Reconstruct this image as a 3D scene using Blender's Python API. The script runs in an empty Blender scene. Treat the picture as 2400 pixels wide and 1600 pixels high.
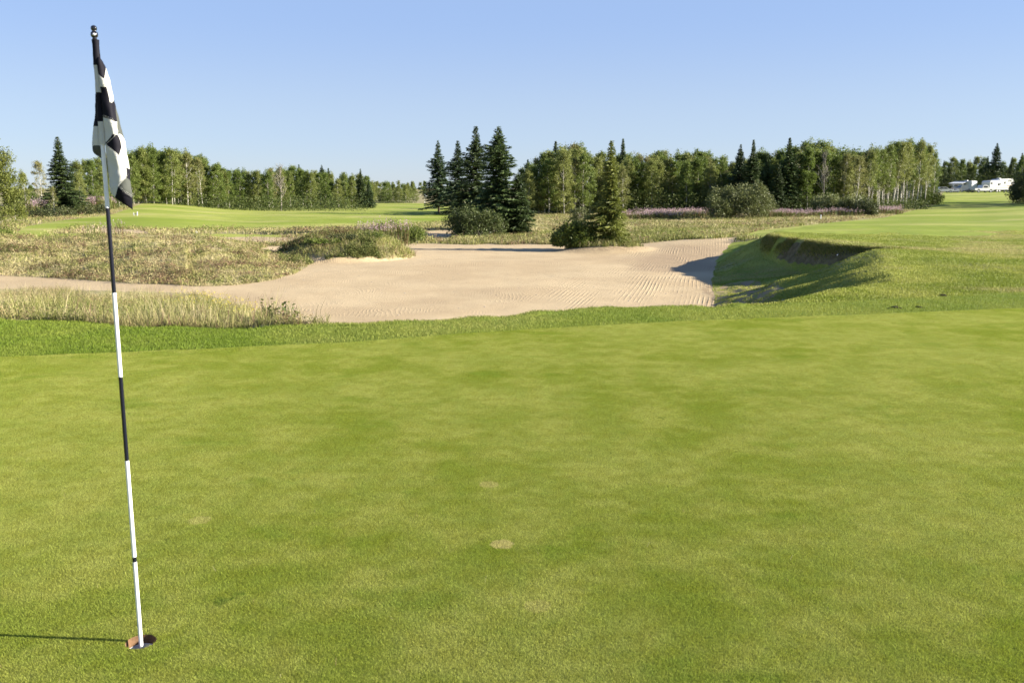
import bpy, bmesh, math, random
import numpy as np
from mathutils import Vector, Matrix
R = math.radians
sc = bpy.context.scene
# ------------------------------------------------------------------ camera, sky, sun, exposure
CAMH, PITCH, FPX = 1.65, R(9.8), 2038.4          # camera height, downward pitch, focal length in units of a 2352 px wide frame
SP, CP = math.sin(PITCH), math.cos(PITCH)
SUN_EL, SUN_AZ = R(20), R(95)
cam = bpy.data.cameras.new('camera'); camo = bpy.data.objects.new('camera', cam); sc.collection.objects.link(camo)
camo.location = (0, 0, CAMH); camo.rotation_euler = (math.pi/2 - PITCH, 0, 0)
cam.sensor_width = 36; cam.lens = FPX/2352*36; cam.clip_start = .05; cam.clip_end = 9000
cam.dof.use_dof = True; cam.dof.focus_distance = 6.0; cam.dof.aperture_fstop = 5.6
sc.camera = camo
w = bpy.data.worlds.new('World'); sc.world = w; w.use_nodes = True
nt = w.node_tree; bg = nt.nodes['Background']
sky = nt.nodes.new('ShaderNodeTexSky'); sky.sky_type = 'NISHITA'; sky.sun_disc = False
sky.sun_elevation = SUN_EL; sky.sun_rotation = SUN_AZ; sky.altitude = 700
sky.air_density = .8; sky.dust_density = .3; sky.ozone_density = 3
def _n(t): return nt.nodes.new(t)
tc = _n('ShaderNodeTexCoord'); sx = _n('ShaderNodeSeparateXYZ'); nt.links.new(tc.outputs['Generated'], sx.inputs[0])
ramp = _n('ShaderNodeValToRGB'); nt.links.new(sx.outputs['Z'], ramp.inputs[0]); cr = ramp.color_ramp; cr.interpolation = 'EASE'   # clear evening air by elevation: pale at the horizon, blue above
for i, (p_, c_) in enumerate([(0, (2.22, 2.52, 3.05)), (.06, (2.10, 2.52, 3.28)), (.19, (1.62, 2.24, 3.58)), (.5, (.75, 1.35, 2.9)), (1, (.35, .75, 2.0))]):
    e_ = cr.elements[i] if i < 2 else cr.elements.new(p_); e_.position = p_; e_.color = (*c_, 1)
mixs = _n('ShaderNodeMix'); mixs.data_type = 'RGBA'; mixs.inputs['Factor'].default_value = .80
nt.links.new(sky.outputs[0], mixs.inputs['A']); nt.links.new(ramp.outputs[0], mixs.inputs['B'])
nt.links.new(mixs.outputs['Result'], bg.inputs[0]); bg.inputs[1].default_value = .071
sl = bpy.data.lights.new('sun', 'SUN'); sl.energy = 5.0; sl.angle = R(.5); sl.color = (1, .93, .80)
so = bpy.data.objects.new('sun', sl); sc.collection.objects.link(so)
sdir = Vector((math.sin(SUN_AZ)*math.cos(SUN_EL), math.cos(SUN_AZ)*math.cos(SUN_EL), math.sin(SUN_EL)))
so.rotation_euler = sdir.to_track_quat('Z', 'Y').to_euler(); so.location = sdir*50
sc.view_settings.view_transform = 'Standard'; sc.view_settings.look = 'None'
sc.view_settings.exposure = 1.75; sc.view_settings.gamma = 1
sc.render.engine = 'CYCLES'
sc.cycles.max_bounces = 6; sc.cycles.diffuse_bounces = 3; sc.cycles.glossy_bounces = 2; sc.cycles.transmission_bounces = 3; sc.cycles.transparent_max_bounces = 4

# ------------------------------------------------------------------ helpers
C = sc.collection
rng = np.random.default_rng(7)
def tag(o, label=None, cat=None, group=None, kind=None):
    if label: o['label'] = label
    if cat: o['category'] = cat
    if group: o['group'] = group
    if kind: o['kind'] = kind
    return o
def empty(name, loc, rz=0):
    o = bpy.data.objects.new(name, None); C.objects.link(o); o.location = loc; o.rotation_euler = (0, 0, rz); o.empty_display_size = .2
    return o
def make_mesh(name, V, F, mats=(), attrs=None, smooth=False, midx=None, cattr=None):
    """V (n,3) array, F (m,k) int array or a list of tuples"""
    me = bpy.data.meshes.new(name)
    V = np.asarray(V, dtype=np.float32)
    if isinstance(F, np.ndarray):
        m, k = F.shape
        me.vertices.add(len(V)); me.vertices.foreach_set('co', V.ravel())
        me.loops.add(m*k); me.loops.foreach_set('vertex_index', F.astype(np.int32).ravel())
        me.polygons.add(m); me.polygons.foreach_set('loop_start', np.arange(0, m*k, k, dtype=np.int32))
        me.update(calc_edges=True)
    else:
        me.from_pydata(V.tolist(), [], F)
    for mt in mats: me.materials.append(mt)
    if midx is not None: me.polygons.foreach_set('material_index', np.asarray(midx, dtype=np.int32))
    for k_, a in (attrs or {}).items():
        at = me.attributes.new(k_, 'FLOAT', 'POINT'); at.data.foreach_set('value', np.asarray(a, dtype=np.float32))
    if cattr is not None:
        at = me.attributes.new('tint', 'FLOAT_COLOR', 'POINT')
        c4 = np.ones((len(V), 4), dtype=np.float32); c4[:, :3] = np.asarray(cattr)*.80; at.data.foreach_set('color', c4.ravel())
    me.polygons.foreach_set('use_smooth', np.full(len(me.polygons), smooth))
    me.update()
    return me
def link(name, me, parent=None, loc=(0, 0, 0), rot=(0, 0, 0), scale=(1, 1, 1)):
    o = bpy.data.objects.new(name, me); C.objects.link(o)
    o.location = loc; o.rotation_euler = rot; o.scale = scale
    if parent: o.parent = parent
    return o
class MB:
    """collects polygons and links them as one mesh"""
    def __init__(s): s.v = []; s.f = []; s.m = []
    def add(s, V, F, m=0):
        b = len(s.v); s.v += [tuple(map(float, p)) for p in V]; s.f += [tuple(i+b for i in f) for f in F]; s.m += [m]*len(F)
    def box(s, x0, x1, y0, y1, z0, z1, m=0):
        s.add([(x0,y0,z0),(x1,y0,z0),(x1,y1,z0),(x0,y1,z0),(x0,y0,z1),(x1,y0,z1),(x1,y1,z1),(x0,y1,z1)],
              [(0,3,2,1),(4,5,6,7),(0,1,5,4),(1,2,6,5),(2,3,7,6),(3,0,4,7)], m)
    def prism(s, prof, y0, y1, m=0):                      # profile in x,z, extruded along y
        n = len(prof); V = [(x, y0, z) for x, z in prof]+[(x, y1, z) for x, z in prof]
        s.add(V, [tuple(range(n)), tuple(range(2*n-1, n-1, -1))]+[(i, i+n, (i+1) % n+n, (i+1) % n) for i in range(n)], m)
    def tube(s, P, Rr, n=6, m=0, cap=True):
        P = [Vector(p) for p in P]; V = []; F = []
        for i, p in enumerate(P):
            d = (P[min(i+1, len(P)-1)]-P[max(i-1, 0)]).normalized()
            a = d.orthogonal().normalized() if abs(d.z) < .95 else Vector((1, 0, 0)); a = (a-d*a.dot(d)).normalized(); b = d.cross(a)
            r = Rr[i] if hasattr(Rr, '__len__') else Rr
            for k in range(n):
                t = 2*math.pi*k/n; V.append(p+a*(r*math.cos(t))+b*(r*math.sin(t)))
        for i in range(len(P)-1):
            for k in range(n):
                F.append((i*n+k, i*n+(k+1) % n, (i+1)*n+(k+1) % n, (i+1)*n+k))
        if cap: F.append(tuple(range(n-1, -1, -1))); F.append(tuple((len(P)-1)*n+k for k in range(n)))
        s.add(V, F, m)
    def lathe(s, prof, c=(0, 0, 0), n=20, m=0):           # prof: (r, z)
        V = []; F = []
        for r, z in prof:
            for k in range(n): t = 2*math.pi*k/n; V.append((c[0]+r*math.cos(t), c[1]+r*math.sin(t), c[2]+z))
        for i in range(len(prof)-1):
            for k in range(n): F.append((i*n+k, i*n+(k+1) % n, (i+1)*n+(k+1) % n, (i+1)*n+k))
        s.add(V, F, m)
    def mesh(s, name, mats, smooth=False, bevel=0):
        me = make_mesh(name, s.v, s.f, mats, smooth=smooth, midx=s.m)
        if bevel:
            bm = bmesh.new(); bm.from_mesh(me); bmesh.ops.remove_doubles(bm, verts=bm.verts, dist=1e-5)
            bmesh.ops.bevel(bm, geom=[e for e in bm.edges if len(e.link_faces) == 2 and e.calc_face_angle(0) > .5], offset=bevel, segments=2, affect='EDGES', clamp_overlap=True)
            bm.to_mesh(me); bm.free()
        return me
    def build(s, name, mats, parent=None, smooth=False, bevel=0, loc=(0, 0, 0)):
        if not isinstance(mats, (list, tuple)): mats = [mats]
        return link(name, s.mesh(name, mats, smooth, bevel), parent, loc)

_tab = np.random.default_rng(99).random((256, 256))
def vn(x, y, sx=1.0, seed=0):
    """smooth value noise in 0..1 with feature size sx"""
    x = np.asarray(x, float)/sx+seed*17.3; y = np.asarray(y, float)/sx+seed*31.7
    xi = np.floor(x).astype(int); yi = np.floor(y).astype(int); fx = x-xi; fy = y-yi
    fx = fx*fx*(3-2*fx); fy = fy*fy*(3-2*fy)
    g = lambda a, b: _tab[a & 255, b & 255]
    return (g(xi, yi)*(1-fx)+g(xi+1, yi)*fx)*(1-fy)+(g(xi, yi+1)*(1-fx)+g(xi+1, yi+1)*fx)*fy
def fbm(x, y, s, seed=0): return .55*vn(x, y, s, seed)+.3*vn(x, y, s/2.1, seed+1)+.15*vn(x, y, s/4.3, seed+2)
def ss(a, b, x): t = np.clip((np.asarray(x, float)-a)/(b-a), 0, 1); return t*t*(3-2*t)

# ------------------------------------------------------------------ the lie of the land
def slope_of(py): v = (784-py)/FPX; return (-SP+v*CP)/(CP+v*SP)
def project(X, Y, Z):
    d = Y*CP+(CAMH-Z)*SP; d = np.where(d < .05, .05, d); up = Y*SP+(Z-CAMH)*CP
    return 1176+FPX*X/d, 784-FPX*up/d
LIP = np.array([(-600, 720), (0, 733), (250, 750), (500, 755), (690, 754), (900, 748), (1100, 738), (1250, 722), (1400, 709), (1650, 705), (1900, 701), (2100, 690), (2352, 676), (2900, 660)], float)
EDGE = np.array([(-600, 832), (0, 820), (300, 809), (800, 786), (1200, 757), (1600, 737), (2000, 722), (2352, 708), (2900, 700)], float)
LIPY = CAMH/-np.array([slope_of(p) for p in LIP[:, 1]]); EDGEY = CAMH/-np.array([slope_of(p) for p in EDGE[:, 1]])
TPX = np.array([-400, 0, 300, 600, 1000, 1300, 1700, 1950, 2200, 2400, 2800], float)
TY = np.array([38, 45, 58, 75, 95, 115, 140, 180, 230, 320, 700, 9000], float)
TZ = np.array([
 [-.6, -.6, -.7, -1.2, -1.2, -1.2, -.35, -.05, -.05, 0, 0],
 [-.7, -.75, -.9, -1.2, -1.2, -1.15, -.75, -.35, -.3, -.25, -.2],
 [-.9, -.95, -1.1, -1.25, -1.3, -1.25, -1.0, -.75, -.6, -.5, -.4],
 [-.9, -.9, -.83, -1.2, -1.35, -1.3, -1.1, -.95, -.85, -.65, -.5],
 [-.8, -.8, -.55, -1.25, -1.4, -1.4, -1.25, -1.1, -.95, -.7, -.5],
 [-.6, -.6, -.37, -1.4, -1.45, -1.45, -1.4, -1.25, -.95, -.6, -.4],
 [-.6, -.6, -.45, -1.6, -1.5, -1.5, -1.5, -1.2, -.7, -.4, -.3],
 [-.8, -.8, -.8, -1.7, -1.6, -1.5, -1.4, -.8, 0, .1, .1],
 [-1, -1, -1, -1.7, -1.7, -1.5, -1.2, .1, .62, .62, .62],
 [-1.5, -1.5, -1.5, -1.7, -1.7, -1.5, -1, .4, .7, .7, .7],
 [-2, -2, -2, -2, -2, -2, -2, -2, -1, -1, -1],
 [-3]*11], float)
def table(px, Y):
    u = np.clip(np.interp(px, TPX, np.arange(len(TPX))), 0, len(TPX)-1.001); v = np.clip(np.interp(np.log(np.maximum(Y, 38)), np.log(TY), np.arange(len(TY))), 0, len(TY)-1.001)
    i = u.astype(int); j = v.astype(int); a = u-i; b = v-j; a = a*a*(3-2*a)
    return (TZ[j, i]*(1-a)+TZ[j, i+1]*a)*(1-b)+(TZ[j+1, i]*(1-a)+TZ[j+1, i+1]*a)*b
BY = [13, 16, 21.4, 24, 27, 31, 35, 45, 52]
XF = [2.6, 3.6, 4.9, 5.5, 6.15, 7.1, 8.0, 11.2, 13.5]
CY = [13, 16, 20, 22.5, 24, 25.5, 28, 31, 34, 37, 41, 46]
XC = [4.0, 6.8, 8.4, 9.0, 10.6, 9.5, 9.2, 9.2, 9.9, 11.6, 14.5, 17.5]
FLOOR = -1.2
def crest_wob(Y): return .45*(vn(Y, 3, 1.9, 14)-.5)+.08*(vn(Y, 5, .7, 15)-.5)
def scarp_mask(X, Y):
    d = X-np.interp(Y, CY, XC)-crest_wob(Y); return (d > -.70+.25*vn(Y, 2, 1.6, 6)) & (d < -.16) & (Y > 23.2) & (Y < 29.2)
def bump(X, Y, cx, cy, rx, ry, h, p=2.0): q = ((X-cx)/rx)**2+((Y-cy)/ry)**2; return h*np.clip(1-q, 0, 1)**p
def H(X, Y):
    X = np.asarray(X, float); Y = np.asarray(Y, float); Yp = np.maximum(Y, .6)
    px = 1176+FPX*(X/Yp)/(CP+SP*2.3/Yp)
    lip = np.interp(px, LIP[:, 0], LIPY); s = Y-lip
    L = np.interp(px, [460, 560, 640, 700, 1600], [12.5, 10, 6, 2.6, 2.2])
    t0 = np.clip(s/L, 0, 1); fall = np.where(px < 600, t0**.9, t0*t0*(3-2*t0)) if X.ndim else t0
    zf = FLOOR*fall + .045*(fbm(X, Y, 2.5, 3)-.5)*ss(0, 3, s) + .05*(fbm(X, Y, 9, 5)-.5)*ss(0, 3, s)
    # long mound of rough grass on the left
    endf = 1-ss(0, 1, np.sqrt(np.clip((px-430)/285, 0, 9)**2+np.clip((Y-34)/9, -9, 0)**2*np.where(px > 430, 1, 0)*1.0))
    prof = np.interp(Y, [26, 27.5, 30.5, 33.5, 38, 44], [0, .14, .55, .84, .80, .45])
    prof2 = np.interp(Y, [27.6, 29.5, 32, 35, 39, 44], [0, .15, .45, .68, .72, .5])
    m = np.where(px < 280, prof2, prof); m = prof2+(prof-prof2)*ss(120, 420, px)
    zf = zf+m*endf*(1+.5*(fbm(X, Y, 2.8, 11)-.5))+.16*(fbm(X, Y, .9, 13)-.5)*endf*ss(0, .2, m)
    zf = zf+bump(X, Y, -6.95, 37.4, 2.75, 2.9, .92, .85)*(1+.6*(fbm(X, Y, 1.1, 12)-.5))      # small mound in the sand
    zf = zf+bump(X, Y, 4.25, 40.9, 2.5, 1.7, .42, 1.4)                                      # mound under the lone spruce
    # bank on the right
    xf = np.interp(Y, BY, XF); xc = np.interp(Y, CY, XC)
    xf = xf+.25*(vn(Y, 0, 2.2, 4)-.5)
    xc = xc+crest_wob(Y)
    t = np.clip((X-xf)/(xc-xf), 0, 1)
    pe = t**.95*(1+.0*t); pe = pe*.75+.25*ss(0, 1, t)
    pf = .46*t**1.1+.54*ss(.76, .99, t)
    pr = pe+(pf-pe)*ss(22, 24.2, Y)*(1-ss(29.5, 33.5, Y))
    plate = .10*np.exp(-((X-9.2)/1.6)**2-((Y-21.8)/1.6)**2)+.06*np.exp(-((X-9.6)/1.5)**2-((Y-28)/3.5)**2)
    plate = plate+.10*(fbm(X, Y, 5, 21)-.5)*ss(.5, 4, s)+.035*(fbm(X, Y, 1.4, 22)-.5)*ss(.5, 3, s)
    pr = pr*ss(-.2, .9, s)+(1-ss(-.2, .9, s))
    zb = zf*(1-pr)+plate*pr+(.22*(fbm(X, Y, 1.9, 23)-.5)+.08*(vn(X, Y, .45, 24)-.5))*np.sin(np.pi*np.clip(pr, 0, 1))**.8+.03*(vn(X, Y, .5, 25)-.5)*pr*ss(0, 2, s)+.10*(vn(X, Y, .35, 26)-.5)*np.exp(-((X-xf-.6)/.6)**2)
    near = np.where(s <= 0, .0, zb)
    far = table(px, Y)+.12*(fbm(X, Y, 14, 31)-.5)*ss(40, 60, Y)+.7*(fbm(X*.35, Y, 11, 33)-.5)*ss(75, 130, Y)*ss(1950, 2150, px)*(1-ss(195, 215, Y))+.35*(fbm(X*.5, Y, 9, 34)-.5)*ss(60, 75, Y)*(1-ss(900, 1050, px))*(1-ss(120, 140, Y))
    k = ss(38, 46, Y)
    return near*(1-k)+far*k
def place(px, Y):
    z = 0.
    for _ in range(6):
        X = (px-1176)/FPX*(Y*CP+(CAMH-z)*SP); z = float(H(np.array([X]), np.array([Y]))[0])
    return X, Y, z
def at(px, py, z=0.):                      # the point of height z seen at px, py
    s_ = slope_of(py); Y = (z-CAMH)/s_; return (px-1176)/FPX*(Y*CP+(CAMH-z)*SP), Y, z
def inpoly(px, py, poly):
    poly = np.array(poly, float); c = np.zeros(np.shape(px), bool); j = len(poly)-1
    for i in range(len(poly)):
        xi, yi = poly[i]; xj, yj = poly[j]
        c ^= ((yi > py) != (yj > py)) & (px < (xj-xi)*(py-yi)/(yj-yi+1e-12)+xi); j = i
    return c
SAND = [(-900, 622), (0, 633), (120, 638), (300, 650), (440, 657), (540, 655), (620, 645), (680, 628), (712, 607), (695, 592), (640, 580), (596, 572), (620, 566), (760, 566), (960, 560), (1040, 561), (1280, 562), (1440, 562), (1560, 552), (1700, 545),
        (1672, 565), (1645, 600), (1634, 650), (1643, 705), (1643, 800), (690, 800), (690, 752), (640, 733), (560, 701), (520, 688), (430, 671), (300, 669), (0, 664), (-900, 655)]
SAND2 = [(425, 547), (560, 544), (800, 547), (860, 552), (800, 556), (690, 556), (600, 562), (500, 553)]
SAND3 = [(170, 528), (250, 524), (330, 530), (345, 536), (250, 538), (180, 536)]
SAND4 = [(975, 532), (1040, 527), (1060, 545), (1020, 553), (985, 548)]
FAIRL = [(20, 545), (60, 520), (130, 508), (260, 492), (330, 466), (900, 466), (1060, 468), (1060, 506), (800, 520), (560, 528), (420, 531), (330, 524), (180, 520), (100, 538)]
STRIPL = [(0, 536), (330, 538), (520, 537), (700, 541), (620, 546), (420, 544), (0, 548)]
ROUGHL = [(330, 527), (470, 524), (640, 528), (800, 522), (1040, 507), (1060, 530), (800, 540), (620, 536), (470, 535)]
FAIRR = [(1900, 512), (2030, 500), (2150, 470), (2170, 436), (2500, 436), (3200, 436), (3200, 700), (2100, 700), (1960, 575), (1930, 566), (1760, 548), (1700, 544), (1740, 530)]
def zones(X, Y, Z):
    px, py = project(X, Y, Z); n = np.shape(X)
    wob = lambda a, s, sd: a*(fbm(X, Y, s, sd)-.5)*2
    eY = np.interp(1176+FPX*(X/np.maximum(Y, .6))/(CP+SP*1.65/np.maximum(Y, .6)), EDGE[:, 0], EDGEY)
    lY = np.interp(1176+FPX*(X/np.maximum(Y, .6))/(CP+SP*1.65/np.maximum(Y, .6)), LIP[:, 0], LIPY)
    green = (Y < eY+wob(.05, .6, 41)) & (np.abs(X) < 16) & (Y > -8)
    fringe = (~green) & (Y < lY+.35+wob(.1, .7, 42)) & (np.abs(X) < 18) & (Y > 2)
    sx, sy = px+wob(7, .9, 43), py+wob(2.2, .9, 44)
    dS = Y > lY+.5
    sand = inpoly(sx, sy, SAND) & dS & (Y < 60)
    sand &= (((X+6.95)/2.75)**2+((Y-37.6)/2.95)**2 > 1+wob(.25, .8, 45)) & (((X-4.3)/1.9)**2+((Y-41.2)/1.15)**2 > 1+wob(.3, .6, 47))
    sand |= (inpoly(sx, sy, SAND2) | inpoly(sx, sy, SAND4)) & (Y > 42) & (Y < 80)
    sand |= inpoly(sx, sy, SAND3) & (Y > 42) & (Y < 80) & (vn(X, Y, 1.5, 3) > .3)
    fairl = inpoly(px, py, FAIRL) & (Y > 44) & (Y < 400) & ~inpoly(px, py, ROUGHL)
    fairl |= inpoly(px, py, STRIPL) & (Y > 44) & (Y < 80)
    bY = 34+wob(6, 3.5, 48)
    bank = (X > np.interp(Y, BY, XF)-.1) & (Y > lY) & (Y < 42) & ~sand
    fairr = ((inpoly(px, py, FAIRR) & (Y > 27)) | bank) & ~sand & ~fringe & ~green
    z = np.zeros(n, int)                       # 0 rough, 1 green, 2 fringe, 3 sand, 4 fairway, 5 bank turf
    z[fairl | (fairr & (Y >= bY))] = 4; z[fairr & (Y < bY)] = 5; z[sand] = 3; z[fringe] = 2; z[green] = 1
    return z
HX, HY, _ = at(323.5, 1473.5); HOLE_R = .054

# ------------------------------------------------------------------ materials
def new_mat(name):
    m = bpy.data.materials.new(name); m.use_nodes = True; n = m.node_tree.nodes; return m, n, m.node_tree.links, n['Principled BSDF']
def simple(name, col, rough=.6, spec=.3, metal=0, noise=0, nscale=8, coat=0):
    m, n, l, p = new_mat(name)
    p.inputs['Base Color'].default_value = (*col, 1); p.inputs['Roughness'].default_value = rough; p.inputs['Specular IOR Level'].default_value = spec
    p.inputs['Metallic'].default_value = metal; p.inputs['Coat Weight'].default_value = coat
    if noise:
        t = n.new('ShaderNodeTexNoise'); t.inputs['Scale'].default_value = nscale; t.inputs['Detail'].default_value = 5
        tc = n.new('ShaderNodeTexCoord'); l.new(tc.outputs['Object'], t.inputs['Vector'])
        mx = n.new('ShaderNodeMix'); mx.data_type = 'RGBA'; l.new(t.outputs['Fac'], mx.inputs['Factor'])
        mx.inputs['A'].default_value = (*[c*(1-noise) for c in col], 1); mx.inputs['B'].default_value = (*[min(1, c*(1+noise)) for c in col], 1)
        l.new(mx.outputs['Result'], p.inputs['Base Color'])
    return m
class NT:
    """small node helper"""
    def __init__(s, m): s.t = m.node_tree; s.n = s.t.nodes; s.l = s.t.links
    def node(s, ty, **kw):
        x = s.n.new(ty)
        for k, v in kw.items(): setattr(x, k, v)
        return x
    def pos(s):
        if not hasattr(s, '_p'): s._p = s.node('ShaderNodeNewGeometry')
        return s._p.outputs['Position']
    def vec(s, mul):
        v = s.node('ShaderNodeVectorMath', operation='MULTIPLY'); s.l.new(s.pos(), v.inputs[0]); v.inputs[1].default_value = mul; return v.outputs[0]
    def noise(s, scale, detail=3, rough=.5, vec=None, dist=0, lo=None, hi=None):
        x = s.node('ShaderNodeTexNoise'); x.inputs['Scale'].default_value = scale; x.inputs['Detail'].default_value = detail; x.inputs['Roughness'].default_value = rough; x.inputs['Distortion'].default_value = dist
        s.l.new(vec if vec is not None else s.pos(), x.inputs['Vector'])
        if lo is None: return x.outputs['Fac']
        return s.maprange(x.outputs['Fac'], lo, hi)
    def maprange(s, f, lo, hi, a=0, b=1):
        r = s.node('ShaderNodeMapRange', interpolation_type='SMOOTHSTEP'); s.l.new(f, r.inputs[0]); r.inputs[1].default_value = lo; r.inputs[2].default_value = hi; r.inputs[3].default_value = a; r.inputs[4].default_value = b
        return r.outputs[0]
    def mix(s, f, a, b):
        x = s.node('ShaderNodeMix', data_type='RGBA')
        for sock, v in (('Factor', f), ('A', a), ('B', b)):
            if isinstance(v, tuple): x.inputs[sock].default_value = (*v, 1)
            elif isinstance(v, (int, float)): x.inputs[sock].default_value = v
            else: s.l.new(v, x.inputs[sock])
        return x.outputs['Result']
    def math(s, op, a, b=None):
        x = s.node('ShaderNodeMath', operation=op)
        for i, v in enumerate((a, b)):
            if v is None: continue
            if isinstance(v, (int, float)): x.inputs[i].default_value = v
            else: s.l.new(v, x.inputs[i])
        return x.outputs[0]
    def attr(s, name, out='Fac'): x = s.node('ShaderNodeAttribute', attribute_name=name); return x.outputs[out]
    def bump(s, h, strength=.5, dist=.01, nrm=None):
        b = s.node('ShaderNodeBump'); b.inputs['Strength'].default_value = strength; b.inputs['Distance'].default_value = dist; s.l.new(h, b.inputs['Height'])
        if nrm is not None: s.l.new(nrm, b.inputs['Normal'])
        return b.outputs[0]

PLUGS = [at(1153, 1250), at(1123, 1113), at(459, 1195), at(1235, 1392)]
def green_colour(T):
    """mottled creeping-grass colour, by world position; shared by the soil sheet and the blades"""
    a = T.noise(.55, 4, .55, lo=.36, hi=.64); b = T.noise(2.3, 4, .6, lo=.38, hi=.66); c = T.noise(9, 3, .6, lo=.35, hi=.7)
    col = T.mix(a, (.252, .312, .040), (.334, .374, .082))
    col = T.mix(T.math('MULTIPLY', b, .6), col, (.440, .445, .120))
    d = T.noise(1.25, 4, .6, vec=T.vec((1, 1.6, 1)), lo=.56, hi=.72)
    col = T.mix(T.math('MULTIPLY', d, .5), col, (.17, .270, .022))
    col = T.mix(T.math('MULTIPLY', c, .35), col, (.245, .255, .020))
    for i, (x, y, _z) in enumerate(PLUGS):                                   # plugs of old holes, paler grass
        v = T.node('ShaderNodeVectorMath', operation='DISTANCE'); T.l.new(T.pos(), v.inputs[0]); v.inputs[1].default_value = (x, y, 0)
        dd = T.math('ADD', v.outputs['Value'], T.math('MULTIPLY', T.math('SUBTRACT', T.noise(40, 1), .5), .03))
        f = T.maprange(dd, .050, .060, [.75, .5, .4, .3][i], 0)
        col = T.mix(f, col, (.56, .49, .21))
    for x, y, r_ in [(*at(505, 1380)[:2], .05), (*at(545, 1366)[:2], .03), (*at(1520, 960)[:2], .035)]:   # small tufts of coarser dark grass
        v = T.node('ShaderNodeVectorMath', operation='DISTANCE'); T.l.new(T.pos(), v.inputs[0]); v.inputs[1].default_value = (x, y, 0)
        dd = T.math('ADD', v.outputs['Value'], T.math('MULTIPLY', T.math('SUBTRACT', T.noise(25, 3), .5), .12)); col = T.mix(T.maprange(dd, r_*.3, r_, .6, 0), col, (.11, .18, .02))
    return col
def ground_mat():
    m, n, l, p = new_mat('ground'); T = NT(m)
    gd = T.node('ShaderNodeHueSaturation'); gd.inputs['Value'].default_value = .66; l.new(green_colour(T), gd.inputs['Color']); g = gd.outputs[0]
    # rough soil under the tall grass
    ro = T.mix(T.noise(.8, 4, lo=.35, hi=.65), (.26, .25, .09), (.40, .34, .18)); ro = T.mix(T.noise(5, 4, lo=.45, hi=.7), ro, (.34, .27, .17))
    fr = T.mix(T.noise(1.5, 4, lo=.35, hi=.65), (.16, .22, .025), (.24, .28, .04))
    # fairway with mowing tone and dry patches
    fa = T.mix(T.noise(.045, 4, .6, vec=T.vec((1, 2.2, 1)), lo=.38, hi=.62), (.24, .30, .035), (.39, .405, .09))
    fa = T.mix(T.math('MULTIPLY', T.noise(.11, 5, .6, vec=T.vec((.8, 1.8, 1)), lo=.5, hi=.68), .5), fa, (.42, .37, .16))
    fa = T.mix(T.math('MULTIPLY', T.noise(.5, 4, lo=.4, hi=.7), .3), fa, (.15, .20, .025))
    bk = T.mix(T.noise(.5, 5, .6, lo=.38, hi=.62), (.20, .245, .03), (.34, .355, .07)); bk = T.mix(T.noise(.33, 5, .6, lo=.52, hi=.66), bk, (.36, .31, .14))
    # sand
    sa = T.mix(T.noise(.35, 5, .6, lo=.35, hi=.65), (.500, .375, .220), (.585, .450, .270))
    sa = T.mix(T.math('MULTIPLY', T.noise(14, 4, .7, lo=.5, hi=.75), .35), sa, (.40, .30, .20))
    sa = T.mix(T.math('MULTIPLY', T.attr('dark_sand'), .55), sa, (.33, .235, .15))  # darker sand in random patches and in a band beside the bank foot
    sa = T.mix(T.math('MULTIPLY', T.noise(55, 2, .5, lo=.70, hi=.76), .6), sa, (.16, .12, .08))
    soil = T.mix(T.noise(3, 5, .7, lo=.4, hi=.6), (.11, .092, .042), (.20, .165, .085))
    col = ro
    edge = T.noise(6, 4, .65)
    def soft(a):
        f = T.math('ADD', T.attr(a), T.math('MULTIPLY', T.math('SUBTRACT', edge, .5), .5)); return T.maprange(f, .42, .58)
    col = T.mix(soft('fair'), col, fa); col = T.mix(soft('bank'), col, bk); sandf = soft('sand'); col = T.mix(sandf, col, sa)
    col = T.mix(soft('fringe'), col, fr); col = T.mix(T.maprange(T.attr('green'), .4, .6), col, g); col = T.mix(T.math('MULTIPLY', T.attr('bare'), T.noise(7, 5, .75, lo=.43, hi=.52)), col, (.34, .25, .15)); col = T.mix(soft('soil'), col, soil)
    dk = T.node('ShaderNodeHueSaturation'); dk.inputs['Value'].default_value = .80; l.new(col, dk.inputs['Color']); l.new(dk.outputs[0], p.inputs['Base Color']); p.inputs['Roughness'].default_value = .9; p.inputs['Specular IOR Level'].default_value = .12
    # rake furrows in the sand, grain everywhere
    off = T.node('ShaderNodeVectorMath', operation='SCALE'); warp = T.node('ShaderNodeTexNoise'); warp.inputs['Scale'].default_value = .3; warp.inputs['Detail'].default_value = 2.5; l.new(T.pos(), warp.inputs['Vector'])
    l.new(warp.outputs['Color'], off.inputs[0]); off.inputs['Scale'].default_value = 2.2
    add = T.node('ShaderNodeVectorMath', operation='ADD'); l.new(T.vec((1, .10, 0)), add.inputs[0]); l.new(off.outputs[0], add.inputs[1])
    wv = T.node('ShaderNodeTexWave'); wv.wave_type = 'BANDS'; wv.bands_direction = 'X'; wv.inputs['Scale'].default_value = 3.4; wv.inputs['Distortion'].default_value = 3.5; wv.inputs['Detail'].default_value = 2; wv.inputs['Detail Scale'].default_value = .7
    l.new(add.outputs[0], wv.inputs['Vector'])
    rk = T.math('MULTIPLY', T.math('POWER', wv.outputs['Fac'], 3), T.math('MULTIPLY', T.noise(.4, 4, .6, lo=.42, hi=.66), sandf))
    w2 = T.node('ShaderNodeTexWave'); w2.wave_type = 'BANDS'; w2.bands_direction = 'X'; w2.inputs['Scale'].default_value = 2.6; w2.inputs['Distortion'].default_value = 9; w2.inputs['Detail'].default_value = 3; w2.inputs['Detail Scale'].default_value = .35
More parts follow.
